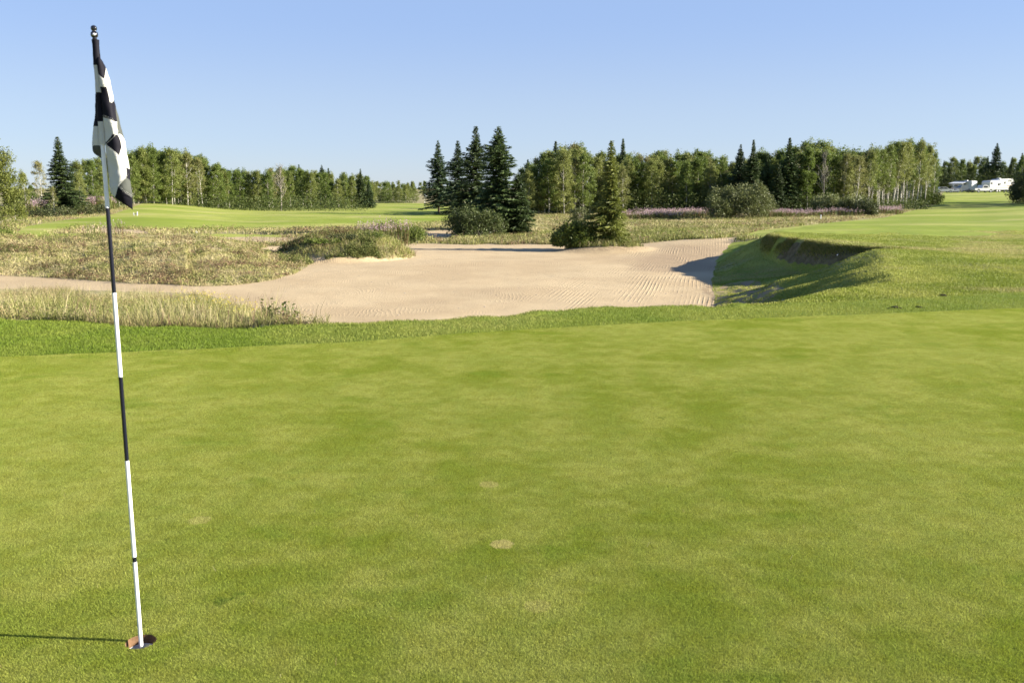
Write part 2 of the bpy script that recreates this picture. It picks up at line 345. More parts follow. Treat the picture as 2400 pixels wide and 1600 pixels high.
    sp_ = T.node('ShaderNodeSeparateXYZ'); l.new(T.pos(), sp_.inputs[0]); cb = T.node('ShaderNodeCombineXYZ'); l.new(T.math('SUBTRACT', sp_.outputs[0], T.math('MULTIPLY', sp_.outputs[1], .225)), cb.inputs[0]); l.new(T.math('MULTIPLY', sp_.outputs[1], .10), cb.inputs[1]); l.new(cb.outputs[0], w2.inputs['Vector'])
    rk = T.math('ADD', T.math('MULTIPLY', rk, T.math('SUBTRACT', 1, T.attr('track'))), T.math('MULTIPLY', T.math('MULTIPLY', T.math('POWER', w2.outputs['Fac'], 4), T.math('MULTIPLY', T.attr('track'), 1.7)), T.math('MULTIPLY', sandf, T.noise(.9, 4, .6, lo=.42, hi=.66, vec=T.vec((1, .3, 1))))))
    h = T.math('ADD', T.math('MULTIPLY', rk, T.maprange(T.noise(1.1, 4, .7), .35, .7, .08, .38)), T.math('MULTIPLY', T.noise(26, 5, .7), .45))
    h = T.math('ADD', h, T.math('MULTIPLY', T.noise(2.0, 4, .6), .9))
    gr = T.noise(90, 4, .7)
    b1 = T.bump(h, .55, .035); b2 = T.bump(gr, .25, .006, b1); l.new(b2, p.inputs['Normal'])
    return m
M = {}
M['ground'] = ground_mat()
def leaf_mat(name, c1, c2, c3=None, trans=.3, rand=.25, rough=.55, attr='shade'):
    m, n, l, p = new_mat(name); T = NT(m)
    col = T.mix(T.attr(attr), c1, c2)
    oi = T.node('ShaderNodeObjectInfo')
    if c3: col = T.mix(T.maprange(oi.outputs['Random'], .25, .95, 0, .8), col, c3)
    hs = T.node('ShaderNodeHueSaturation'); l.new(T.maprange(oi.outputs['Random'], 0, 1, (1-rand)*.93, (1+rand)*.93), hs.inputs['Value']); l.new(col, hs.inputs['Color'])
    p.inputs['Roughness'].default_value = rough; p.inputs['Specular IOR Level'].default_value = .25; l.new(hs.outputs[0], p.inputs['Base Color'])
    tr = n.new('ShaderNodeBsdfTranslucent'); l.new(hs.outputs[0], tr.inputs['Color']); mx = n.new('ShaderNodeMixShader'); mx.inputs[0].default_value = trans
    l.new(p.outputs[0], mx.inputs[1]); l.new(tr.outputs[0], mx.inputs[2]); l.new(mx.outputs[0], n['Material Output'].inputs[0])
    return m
def tint_mat(name, trans=.3, rough=.6, spec=.2):
    m, n, l, p = new_mat(name); T = NT(m); c = T.attr('tint', 'Color'); l.new(c, p.inputs['Base Color'])
    p.inputs['Roughness'].default_value = rough; p.inputs['Specular IOR Level'].default_value = spec
    tr = n.new('ShaderNodeBsdfTranslucent'); l.new(c, tr.inputs['Color']); mx = n.new('ShaderNodeMixShader'); mx.inputs[0].default_value = trans
    l.new(p.outputs[0], mx.inputs[1]); l.new(tr.outputs[0], mx.inputs[2]); l.new(mx.outputs[0], n['Material Output'].inputs[0])
    return m
M['tint'] = tint_mat('grass_blades')
def turf_mat():
    m, n, l, p = new_mat('short_turf'); T = NT(m); g = green_colour(T)
    hs = T.node('ShaderNodeHueSaturation'); l.new(T.maprange(T.attr('shade'), 0, 1, .54, 1.50), hs.inputs['Value']); l.new(g, hs.inputs['Color'])
    l.new(hs.outputs[0], p.inputs['Base Color']); p.inputs['Roughness'].default_value = .65; p.inputs['Specular IOR Level'].default_value = .12
    tr = n.new('ShaderNodeBsdfTranslucent'); l.new(hs.outputs[0], tr.inputs['Color']); mx = n.new('ShaderNodeMixShader'); mx.inputs[0].default_value = .46
    l.new(p.outputs[0], mx.inputs[1]); l.new(tr.outputs[0], mx.inputs[2]); l.new(mx.outputs[0], n['Material Output'].inputs[0])
    return m
M['turf'] = turf_mat()
M['aspen'] = leaf_mat('aspen_leaves', (.092, .140, .024), (.200, .255, .055), (.21, .22, .065), .42, .14)
M['bigleaf'] = leaf_mat('left_tree_leaves', (.075, .10, .018), (.19, .205, .045), None, .3, .1)
M['yellowing'] = leaf_mat('yellowing_leaves', (.17, .19, .05), (.27, .26, .09), (.22, .20, .08), .35, .15)
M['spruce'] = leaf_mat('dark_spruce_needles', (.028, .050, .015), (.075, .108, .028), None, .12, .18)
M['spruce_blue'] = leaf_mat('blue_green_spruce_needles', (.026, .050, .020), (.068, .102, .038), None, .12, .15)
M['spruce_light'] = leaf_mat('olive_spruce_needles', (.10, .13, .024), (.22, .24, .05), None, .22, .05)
M['willow'] = leaf_mat('willow_leaves', (.085, .105, .030), (.185, .20, .075), None, .3, .15)
M['darkshrub'] = leaf_mat('dark_shrub_leaves', (.040, .055, .018), (.115, .125, .045), None, .2, .1)
M['bushgreen'] = leaf_mat('bush_leaves', (.045, .065, .018), (.12, .145, .040), None, .2, .05)
M['greenshrub'] = leaf_mat('green_shrub_leaves', (.07, .10, .018), (.16, .20, .035), None, .3, .1)
def bark(name, c1, c2, sc_=6):
    m, n, l, p = new_mat(name); T = NT(m); tc = T.node('ShaderNodeTexCoord'); v = T.node('ShaderNodeVectorMath', operation='MULTIPLY'); l.new(tc.outputs['Object'], v.inputs[0]); v.inputs[1].default_value = (1, 1, 2.2)
    l.new(T.mix(T.noise(sc_, 5, .7, vec=v.outputs[0], lo=.5, hi=.62), c1, c2), p.inputs['Base Color']); p.inputs['Roughness'].default_value = .85; return m
M['birch'] = bark('pale_bark', (.50, .47, .40), (.15, .13, .09), 3)
M['aspenbark'] = bark('grey_green_bark', (.36, .34, .28), (.14, .12, .09), 3)
M['darkbark'] = bark('brown_bark', (.13, .095, .065), (.06, .045, .03), 6)
M['greybark'] = bark('grey_twigs', (.24, .21, .17), (.13, .11, .09), 4)

# ------------------------------------------------------------------ ground sheets (structure)
th_in = np.linspace(R(-34), R(34), 640)
th = np.concatenate([np.linspace(R(-180), R(-60), 24, endpoint=False), np.linspace(R(-60), R(-34), 40, endpoint=False), th_in, np.linspace(R(34), R(60), 41)[1:], np.linspace(R(60), R(180), 25)[1:]])
rr = np.concatenate([[.25], np.geomspace(.5, 9, 150), np.geomspace(9, 60, 330)[1:], np.geomspace(60, 260, 130)[1:], np.geomspace(260, 7000, 40)[1:]])
TH, RR = np.meshgrid(th, rr, indexing='ij')
GX, GY = RR*np.sin(TH), RR*np.cos(TH); GZ = H(GX, GY)
ni, nj = GX.shape
idx = np.arange(ni*nj).reshape(ni, nj)
Q = np.stack([idx[:-1, :-1], idx[1:, :-1], idx[1:, 1:], idx[:-1, 1:]], -1).reshape(-1, 4)[:, ::-1]
VV = np.stack([GX, GY, GZ], -1).reshape(-1, 3)
zn = zones(GX, GY, GZ)
def smooth_mask(a):
    a = a.astype(float); b = a.copy(); b[1:-1, 1:-1] = (a[1:-1, 1:-1]*2+a[:-2, 1:-1]+a[2:, 1:-1]+a[1:-1, :-2]+a[1:-1, 2:])/6; return b
scarp = scarp_mask(GX, GY)
bare = ((np.abs(GX-np.interp(GY, BY, XF)-.6) < .5+.7*vn(GX, GY, .9, 7)) & (GY > 18) & (GY < 26)) | (((GX-4.3)/2.0)**2+((GY-40.9)/1.3)**2 < 1)
msoil = smooth_mask(scarp)
attrs = {'green': smooth_mask(zn == 1), 'fringe': smooth_mask(zn == 2), 'track': (1-ss(3, 5.5, np.abs(GX-np.interp(GY, BY, XF)+.3)))*1.0, 'bare': smooth_mask(bare), 'sand': smooth_mask(zn == 3), 'fair': smooth_mask(zn == 4), 'bank': smooth_mask(zn == 5), 'soil': msoil,
         'dark_sand': ss(.35, .75, fbm(GX, GY, 3.5, 61)*.6+.5*np.exp(-((GX-np.interp(GY, BY, XF)+1.6)/1.8)**2)*ss(28, 32, GY)*(1-ss(40, 44, GY)))}
fz = zn[:-1, :-1].reshape(-1)
cx_ = (GX[:-1, :-1]+GX[1:, 1:]).reshape(-1)/2; cy_ = (GY[:-1, :-1]+GY[1:, 1:]).reshape(-1)/2
# the cup: leave a block of cells open and bridge it to a circle
ti = np.searchsorted(th, math.atan2(HX, HY)); ri = np.searchsorted(rr, math.hypot(HX, HY))
ei, ej = 24, 5
i0, i1, j0, j1 = ti-ei, ti+ei, ri-ej, ri+ej
ci, cj = np.divmod(np.arange(len(Q)), nj-1)
inhole = (ci >= i0) & (ci < i1) & (cj >= j0) & (cj < j1)
loop = [(i, j0) for i in range(i0, i1)]+[(i1, j) for j in range(j0, j1)]+[(i, j1) for i in range(i1, i0, -1)]+[(i0, j) for j in range(j1, j0, -1)]
def sheet(name, sel, label, extra=None):
    q = Q[sel & ~inhole]; used, inv = np.unique(q, return_inverse=True); V = VV[used]; at_ = {k: a.reshape(-1)[used] for k, a in attrs.items()}; F = inv.reshape(q.shape)
    if extra is not None:
        eV, eF = extra; b = len(V); V = np.vstack([V, eV]); F = np.vstack([F, eF+b]); at_ = {k: np.concatenate([a, np.full(len(eV), 1. if k == 'green' else 0.)]) for k, a in at_.items()}
    o = link(name, make_mesh(name, V, F, [M['ground']], at_, smooth=True)); tag(o, label, None, None, 'structure'); return o
hv = []; nl = len(loop)
for k_, f_ in enumerate((0, .35, .7, .93, 1.0)):
    for (i, j) in loop:
        x, y = GX[i, j], GY[i, j]; a = math.atan2(y-HY, x-HX); jag = HOLE_R*(1+.02*math.sin(a*31)+.015*math.sin(a*47))
        tx, ty = HX+jag*math.cos(a), HY+jag*math.sin(a); hv.append((x+(tx-x)*f_, y+(ty-y)*f_, 0))
hf = np.array([(k_*nl+i, k_*nl+(i+1) % nl, (k_+1)*nl+(i+1) % nl, (k_+1)*nl+i) for k_ in range(4) for i in range(nl)])[:, ::-1]
sheet('putting_green', fz == 1, 'closely mown yellow-green putting surface filling the foreground', (np.array(hv), hf))
sheet('green_collar', fz == 2, 'band of slightly longer darker grass round the putting surface')
sheet('bunker_sand', fz == 3, 'raked pale sand of the big waste bunker')
sheet('fairway', fz == 4, 'distant mown green fairway')
sheet('grass_bank', fz == 5, 'grassy bank and hollow on the right of the bunker')
sheet('rough_ground', fz == 0, 'dry rough ground beyond and beside the bunker')

# ------------------------------------------------------------------ grass (stuff)
def blades(P, hgt, wid, lean, col, seed=0, segs=2, lean_dir=None):
    """P (n,3) roots -> bent blades of two quads-as-triangles; returns V,F,colour"""
    g = np.random.default_rng(seed); n = len(P); a = g.random(n)*2*np.pi; sx = np.cos(a); sy = np.sin(a)
    la = g.random(n)*2*np.pi if lean_dir is None else lean_dir+g.normal(0, .9, n)
    lx, ly = np.cos(la)*lean*hgt, np.sin(la)*lean*hgt
    w2 = wid/2; V = np.zeros((n, 5, 3))
    V[:, 0] = P+np.stack([-sx*w2, -sy*w2, -0*w2-.01], -1); V[:, 1] = P+np.stack([sx*w2, sy*w2, -0*w2-.01], -1)
    mx = np.stack([lx*.35, ly*.35, hgt*.6], -1); w3 = w2*.75
    V[:, 2] = P+mx+np.stack([sx*w3, sy*w3, 0*w3], -1); V[:, 3] = P+mx+np.stack([-sx*w3, -sy*w3, 0*w3], -1)
    V[:, 4] = P+np.stack([lx, ly, hgt*np.sqrt(np.clip(1-.5*lean**2, .2, 1))], -1)
    b = (np.arange(n)*5)[:, None]
    F = np.concatenate([b+[0, 1, 2], b+[0, 2, 3], b+[3, 2, 4]], 0)
    return V.reshape(-1, 3), F, np.repeat(col, 5, axis=0)
def fan(n, y0, y1, px0, px1, seed, power=1.0):
    """random ground points between two distances and two view columns, denser when near"""
    g = np.random.default_rng(seed); t = g.random(n)
    if power == 1.0: Y = y0*(y1/y0)**t
    else: Y = (y0**power+(y1**power-y0**power)*t)**(1/power)
    px = px0+(px1-px0)*g.random(n); X = (px-1176)/FPX*(Y*CP+2.4*SP); return X, Y
def pal(cols, k):
    cols = np.array(cols); return cols[np.clip((k*len(cols)).astype(int), 0, len(cols)-1)]
DRY = [(.68, .58, .32), (.58, .50, .26), (.50, .44, .20), (.44, .40, .15), (.30, .20, .12)]
GRN = [(.25, .28, .06), (.34, .35, .09), (.16, .19, .04), (.38, .37, .12)]
def tall_grass(name, label, parts):
    Vs, Fs, Cs = [], [], []; b = 0
    for V, F, c in parts: Vs.append(V); Fs.append(F+b); Cs.append(c); b += len(V)
    o = link(name, make_mesh(name, np.vstack(Vs), np.vstack(Fs), [M['tint']], cattr=np.vstack(Cs))); return tag(o, label, 'grass', None, 'stuff')
def grass_part(n, y0, y1, px0, px1, seed, hmin, hmax, wid, zsel=(0,), dry=.5, thin=0., region=None, power=1.0, lean=.5, clump=1.0, zthresh=.28):
    g = np.random.default_rng(seed); X, Y = fan(n, y0, y1, px0, px1, seed, power); Z = H(X, Y); z = zones(X, Y, Z)
    k = np.isin(z, zsel); cl = fbm(X, Y, clump, seed+3); k &= g.random(n) < ss(zthresh-.12, zthresh+.22, cl)*(1-thin)+.08
    k &= ~((np.abs(X-np.interp(Y, CY, XC)+.3) < .25) & (Y > 24.5) & (Y < 33))
    if region is not None: k &= region(X, Y, Z)
    X, Y, Z, cl = X[k], Y[k], Z[k], cl[k]; n = len(X)
    h = (hmin+(hmax-hmin)*g.random(n)**1.5)*(.55+.9*cl); big = fbm(X, Y, 10, 71); d = .6*fbm(X, Y, 2.6, seed+8)+.7*big-.15+g.normal(0, .14, n)+(dry-.5)
    kk = np.clip(.5+1.6*(fbm(X, Y, .9 if y1 < 47 else 2.2, seed+4)-.5)+g.normal(0, .13, n), 0, .999)
    col = np.where((d > .5)[:, None], pal(DRY, kk), pal(GRN, kk))*((.84+.2*g.random(n))*(.75+.4*vn(X, Y, 1.6, 72)))[:, None]
    return blades(np.stack([X, Y, Z], -1), h, wid*(.7+.6*g.random(n)), lean*(.3+g.random(n)), col, seed+1)
def leafquads(P, size, g, up=.3, aspect=.6):
    n = len(P); N = g.normal(0, 1, (n, 3)); N[:, 2] += up; N /= np.linalg.norm(N, axis=1)[:, None]
    A = np.cross(N, g.normal(0, 1, (n, 3))); A /= np.linalg.norm(A, axis=1)[:, None]; B = np.cross(N, A)
    s = (size*(.6+.8*g.random(n)))[:, None]; V = np.stack([P-A*s, P-B*s*aspect, P+A*s, P+B*s*aspect], 1).reshape(-1, 3)
    return V, np.arange(4*n).reshape(-1, 4)
def herb_part(n, y0, y1, px0, px1, seed, rad, ht, leaf, cols, zsel=(0,), region=None, power=.5, m=26):
    g = np.random.default_rng(seed); X, Y = fan(n, y0, y1, px0, px1, seed, power); Z = H(X, Y); z = zones(X, Y, Z); k = np.isin(z, zsel) & (g.random(n) < ss(.35, .6, fbm(X, Y, 1.8, seed)))
    if region is not None: k &= region(X, Y, Z)
    X, Y, Z = X[k], Y[k], Z[k]; n = len(X); P = np.repeat(np.stack([X, Y, Z], -1), m, 0); q = g.normal(0, 1, (n*m, 3)); q /= np.linalg.norm(q, axis=1)[:, None]; r = g.random((n*m, 1))**.5
    sc_ = np.repeat(.5+g.random(n), m)[:, None]; P += q*r*sc_*np.array([rad, rad, 0]); P[:, 2] += np.abs(q[:, 2])*r[:, 0]*sc_[:, 0]*ht+.01
    V, F = leafquads(P, np.full(len(P), leaf), g, up=.6, aspect=.45); T3 = np.concatenate([F[:, :3], F[:, [0, 2, 3]]]); c = np.repeat(pal(cols, np.clip(.5+1.6*(fbm(X, Y, 1.3, seed+9)-.5)+g.normal(0, .12, n), 0, .999)), m, 0)*(.7+.6*g.random((n*m, 1))); return V, T3, np.repeat(c, 4, 0)
HERB = [(.25, .26, .08), (.15, .17, .045), (.34, .33, .11), (.38, .29, .15), (.24, .15, .09), (.44, .38, .18)]
# near patch of rough between the collar and the sand (left)
nearA = lambda X, Y, Z: (Y < 26)
tall_grass('tall_rough_grass', 'dry straw-coloured tall grass between the collar and the sand on the left', [
    grass_part(230000, 10.3, 25, -420, 760, 101, .04, .20, .006, dry=.56, region=nearA, lean=.85, clump=.7, power=.5, zthresh=.42),
    herb_part(6500, 10.6, 24, -420, 740, 103, .10, .15, .015, HERB, region=nearA),
    grass_part(14000, 10.3, 25, -420, 740, 102, .16, .46, .006, dry=.72, region=nearA, lean=.5, clump=.5, zthresh=.5)])
tall_grass('mound_grass', 'olive and brown rough grass covering the long mound and islets in the sand', [
    grass_part(300000, 25.5, 46, -420, 1010, 111, .03, .12, .014, dry=.66, lean=1.0, clump=1.1, power=.5, zthresh=.28),
    herb_part(9000, 33.5, 41, 640, 960, 116, .16, .22, .028, [(.10, .13, .03), (.15, .17, .045), (.20, .21, .06), (.16, .11, .05)], region=lambda X, Y, Z: (Y < 40.5) & (X < -5.6+1.2*vn(X, Y, .8, 5))),
    herb_part(3600, 27, 34, -420, 700, 115, .20, .15, .028, [(.15, .15, .045), (.20, .17, .06), (.17, .11, .06), (.12, .14, .035)], region=lambda X, Y, Z: vn(X, Y, 1.9, 55) > .48),
    herb_part(7000, 25.5, 46, -420, 1010, 113, .16, .18, .028, HERB, region=lambda X, Y, Z: Y < 45), grass_part(60000, 34, 45, 640, 1460, 114, .08, .34, .014, dry=.42, lean=.7, clump=.7, power=.5, zthresh=.25, region=lambda X, Y, Z: Y < 42.3),
    grass_part(9000, 25.5, 46, -420, 1010, 112, .15, .38, .011, dry=.62, lean=.6, clump=.8, zthresh=.5)])
tall_grass('far_rough_grass', 'pale tall grass in the rough beyond the bunker', [
    grass_part(300000, 43, 112, -300, 2150, 121, .06, .24, .035, dry=.52, lean=.8, clump=2.2, power=.4, zthresh=.28),
    herb_part(7000, 43, 100, -300, 2150, 123, .35, .28, .05, HERB), grass_part(40000, 40, 60, 1020, 1800, 122, .10, .32, .025, dry=.38, lean=.6, clump=2)])
# collar and bank
def turf_part(n, y0, y1, px0, px1, seed, h0, h1, wid, z, c1, c2, c3, lean=.7, power=1.0):
    g = np.random.default_rng(seed); X, Y = fan(n, y0, y1, px0, px1, seed, power); Z = H(X, Y); zz = zones(X, Y, Z); k = np.isin(zz, z)
    k &= ~(scarp_mask(X, Y) & (g.random(len(X)) > .62))
    k &= ~((np.abs(X-np.interp(Y, BY, XF)-.6) < .5+.7*vn(X, Y, .9, 7)) & (Y > 18) & (Y < 26) & (vn(X, Y, .25, 8) > .58))
    X, Y, Z = X[k], Y[k], Z[k]; n = len(X); a = ss(.3, .7, fbm(X, Y, 1.6, seed))[:, None]; bb = ss(.5, .68, fbm(X, Y, 2.8, seed+5))[:, None]
    if 2 in z: a = np.clip(a+ss(-3, 6, X)[:, None]*.7-.25, 0, 1.3)
    col = (np.array(c1)*(1-a)+np.array(c2)*a); col = col*(1-bb*.8)+np.array(c3)*bb*.8; col = col*(.75+.55*g.random(n))[:, None]
    return blades(np.stack([X, Y, Z], -1), (h0+(h1-h0)*g.random(n)), wid*(.7+.6*g.random(n)), lean*(.4+g.random(n)), col, seed+1)
tall_grass('collar_grass', 'short dark green grass of the collar', [
    turf_part(420000, 8.0, 14.5, -350, 2750, 131, .012, .034, .0045, (2,), (.165, .235, .022), (.265, .305, .048), (.33, .34, .085))])
def lip_part(n, seed):
    g = np.random.default_rng(seed); Y = 23+9*g.random(n); X = np.interp(Y, CY, XC)+crest_wob(Y)-.18+g.normal(0, .10, n); k = vn(X, Y, .5, 3) > .3; X, Y = X[k], Y[k]; n = len(X)
    return blades(np.stack([X, Y, H(X, Y)], -1), .05+.08*g.random(n), np.full(n, .012), .9+.5*g.random(n), pal([(.26, .29, .05), (.38, .38, .09), (.20, .22, .04), (.44, .38, .17)], g.random(n)), seed, lean_dir=math.pi)
tall_grass('bank_grass', 'mown grass on the bunker bank with dry patches', [lip_part(16000, 151),
    turf_part(380000, 12.2, 39, 1600, 2800, 141, .012, .042, .010, (5,), (.22, .27, .035), (.37, .385, .08), (.48, .41, .18), power=.3)])
# the putting surface: a tile of tiny blades repeated over it
TS = .3
def turf_tile(x0, y0, x1, y1, n, seed, hole=False, inst=True):
    g = np.random.default_rng(seed); X = x0+(x1-x0)*g.random(n); Y = y0+(y1-y0)*g.random(n)
    if hole: k = (X-HX)**2+(Y-HY)**2 > (HOLE_R+.0005)**2; X, Y = X[k], Y[k]; n = len(X)
    h = .004+.005*g.random(n)**1.5; a = g.random(n)*2*np.pi; w2 = .0006+.0006*g.random(n); sx, sy = np.cos(a)*w2, np.sin(a)*w2; la = g.random(n)*2*np.pi; le = h*(.2+1.1*g.random(n)); z0 = np.full(n, -.001)
    V = np.stack([np.stack([X-sx, Y-sy, z0], -1), np.stack([X+sx, Y+sy, z0], -1), np.stack([X+np.cos(la)*le, Y+np.sin(la)*le, h], -1)], 1).reshape(-1, 3)
    return make_mesh('turf_tile', V, np.arange(3*n).reshape(-1, 3), [M['turf']], {'shade': np.repeat(g.random(n), 3)})
tile = bpy.data.objects.new('turf_tile', turf_tile(-TS/2, -TS/2, TS/2, TS/2, 17000, 5))
tx = (np.arange(-48, 58))*TS+HX; ty = np.arange(-20, 36)*TS+HY
PX_, PY_ = np.meshgrid(tx, ty); PX_, PY_ = PX_.ravel(), PY_.ravel()
ppx, ppy = project(PX_, PY_, np.zeros_like(PX_))
corner = [zones(PX_+a*TS*.55, PY_+b*TS*.55, np.zeros_like(PX_)) == 1 for a in (-1, 1) for b in (-1, 1)]
allg, anyg = np.logical_and.reduce(corner), np.logical_or.reduce(corner)
inview = PY_ > -3.5
keep = inview & allg & ~((abs(PX_-HX) < .01) & (abs(PY_-HY) < .01))
pm = bpy.data.meshes.new('putting_turf'); PP = np.stack([PX_[keep], PY_[keep], np.zeros(keep.sum())], -1); pm.from_pydata(PP.tolist(), [], [])
atr = pm.attributes.new('rz', 'FLOAT', 'POINT'); atr.data.foreach_set('value', (rng.integers(0, 4, keep.sum())*math.pi/2).astype(np.float32))
po = link('putting_turf', pm); tag(po, 'tiny upright grass blades of the mown putting surface', 'grass', None, 'stuff')
gn = bpy.data.node_groups.new('turf', 'GeometryNodeTree'); gn.interface.new_socket('Geometry', in_out='INPUT', socket_type='NodeSocketGeometry'); gn.interface.new_socket('Geometry', in_out='OUTPUT', socket_type='NodeSocketGeometry')
gi = gn.nodes.new('NodeGroupInput'); go = gn.nodes.new('NodeGroupOutput'); ip = gn.nodes.new('GeometryNodeInstanceOnPoints'); ob = gn.nodes.new('GeometryNodeObjectInfo'); ob.inputs['Object'].default_value = tile
na = gn.nodes.new('GeometryNodeInputNamedAttribute'); na.data_type = 'FLOAT'; na.inputs['Name'].default_value = 'rz'; cx = gn.nodes.new('ShaderNodeCombineXYZ')
gn.links.new(na.outputs[0], cx.inputs[2]); gn.links.new(gi.outputs[0], ip.inputs['Points']); gn.links.new(ob.outputs['Geometry'], ip.inputs['Instance']); gn.links.new(cx.outputs[0], ip.inputs['Rotation']); gn.links.new(ip.outputs[0], go.inputs[0])
mod = po.modifiers.new('turf', 'NODES'); mod.node_group = gn
ht = link('turf_round_the_hole', turf_tile(HX-TS/2, HY-TS/2, HX+TS/2, HY+TS/2, 17000, 6, hole=True)); tag(ht, 'short grass blades round the rim of the hole', 'grass', None, 'stuff')

ev = []; g = np.random.default_rng(8)                                   # the last tiles before the collar are cut along its edge
for x, y in zip(PX_[inview & anyg & ~allg], PY_[inview & anyg & ~allg]): ev.append(np.stack([x+TS*(g.random(7000)-.5), y+TS*(g.random(7000)-.5)], -1))
ev = np.vstack(ev); ev = ev[zones(ev[:, 0], ev[:, 1], np.zeros(len(ev))) == 1]; n = len(ev)
hh = .005+.005*g.random(n); a = g.random(n)*6.283; w2 = .0012+.001*g.random(n); la = g.random(n)*6.283; le = hh*(.2+1.1*g.random(n))
V = np.stack([np.stack([ev[:, 0]-np.cos(a)*w2, ev[:, 1]-np.sin(a)*w2, 0*a], -1), np.stack([ev[:, 0]+np.cos(a)*w2, ev[:, 1]+np.sin(a)*w2, 0*a], -1), np.stack([ev[:, 0]+np.cos(la)*le, ev[:, 1]+np.sin(la)*le, hh], -1)], 1).reshape(-1, 3)
tag(link('turf_edge', make_mesh('turf_edge', V, np.arange(3*n).reshape(-1, 3), [M['turf']], {'shade': np.repeat(g.random(n), 3)})), 'short grass blades along the outer edge of the putting surface', 'grass', None, 'stuff')
# ------------------------------------------------------------------ flagstick and hole
M['whitepaint'] = simple('white_paint', (.80, .80, .80), .28, .5, noise=.03)
M['blackpaint'] = simple('black_paint', (.008, .009, .018), .22, .35)
M['cup'] = simple('white_cup_plastic', (.75, .75, .73), .4)
M['holesoil'] = simple('cut_soil', (.145, .085, .048), .95, .1, noise=.55, nscale=90)
def zpole(py): return CAMH+HY*slope_of(py)
cupo = MB(); cupo.lathe([(.0525, -.033), (.0500, -.0325), (.0495, -.12), (.012, -.125), (.0, -.125)], (0, 0, 0), 48)
cup = cupo.build('hole_cup', M['cup'], smooth=False, loc=(HX, HY, 0)); tag(cup, 'white plastic cup sunk in the putting green at the foot of the flagstick', 'golf hole')
sw = MB(); sw.lathe([(HOLE_R*1.0, .0015), (HOLE_R*.995, -.008), (HOLE_R*.985, -.025), (.0526, -.036)], (0, 0, 0), 64); sw.build('soil_wall', M['holesoil'], cup, smooth=True)
fs = empty('flagstick', (HX, HY, -.12)); tag(fs, 'black and white banded flagstick with a limp chequered flag standing in the hole', 'golf flag')
def prad(z): return .0073-.0006*max(z, 0)/2
segs = [(-.12, zpole(1289), 0), (zpole(1289), zpole(1278), 1), (zpole(1278), zpole(1057), 0), (zpole(1057), zpole(865), 1), (zpole(865), zpole(672), 0), (zpole(672), zpole(478), 1), (zpole(478), zpole(300), 0), (zpole(300), zpole(86), 1)]
pb = MB()
for a, b, mi in segs:
    for q in range(2):
        za, zb = a+(b-a)*q/2, a+(b-a)*(q+1)/2; pb.tube([(0, 0, za+.12), (0, 0, zb+.12)], [prad(za), prad(zb)], 16, mi, cap=False)
pb.build('pole', [M['whitepaint'], M['blackpaint']], fs, smooth=True)
fr_ = MB(); fr_.lathe([(.010, 0), (.012, .01), (.012, .05), (.008, .055)], (0, 0, .0), 16); fr_.build('ferrule', M['blackpaint'], fs, smooth=True)
ztop = zpole(92)+.12
fn = MB(); fn.lathe([(.006, -.002), (.0085, .002), (.006, .008), (.0105, .013), (.0125, .021), (.0115, .030), (.0075, .035), (.0062, .038), (.0095, .043), (.0105, .050), (.0085, .057), (.004, .061), (.0, .062)], (0, 0, 0), 20); fin = fn.build('finial', simple('black_plastic', (.012, .012, .014), .12, .6), fs, smooth=True); fin.location = (0, 0, ztop); fin.scale = (.95, .95, .74)
bt = MB(); bt.lathe([(.0, .004), (.004, .0035), (.0058, .0015), (.0062, 0)], (0, 0, 0), 16); bo = bt.build('button', simple('grey_button', (.5, .5, .52), .2, .6), fin, smooth=True); bo.location = (.004, -.0118, .021); bo.rotation_euler = (R(80), 0, R(12))
# flag: corners are (x, y) in a close-up of the photograph, depth in metres towards the viewer
def fabric(name, col, trans):
    m, n, l, p = new_mat(name); T = NT(m); wv = T.noise(900, 2); l.new(T.mix(wv, tuple(c*.9 for c in col), tuple(min(1, c*1.1) for c in col)), p.inputs['Base Color']); p.inputs['Roughness'].default_value = .7; p.inputs['Specular IOR Level'].default_value = .12
    l.new(T.bump(T.noise(28, 2, .4), .3, .01), p.inputs['Normal'])
    tr = n.new('ShaderNodeBsdfTranslucent'); tr.inputs['Color'].default_value = (*col, 1); mx = n.new('ShaderNodeMixShader'); mx.inputs[0].default_value = trans; l.new(p.outputs[0], mx.inputs[1]); l.new(tr.outputs[0], mx.inputs[2]); l.new(mx.outputs[0], n['Material Output'].inputs[0]); return m
M['fwhite'] = fabric('white_flag_cloth', (.66, .65, .59), .25); M['fblack'] = fabric('black_flag_cloth', (.008, .0075, .012), .04); M['fgrey'] = fabric('lit_through_black_cloth', (.075, .08, .07), .1); M['thread'] = simple('white_thread', (.40, .40, .36), .8)  # fgrey: underside of black cloth, light shining through it put into the colour
def fpt(zx, zy, dep=0):
    px = (180+zx/3.41)*.98; py = (40+zy/3.41)*.98; Y = HY-dep; z = CAMH+Y*slope_of(py); X = (px-1176)/FPX*(Y*CP+(CAMH-z)*SP); return Vector((X-HX, Y-HY, z+.12))
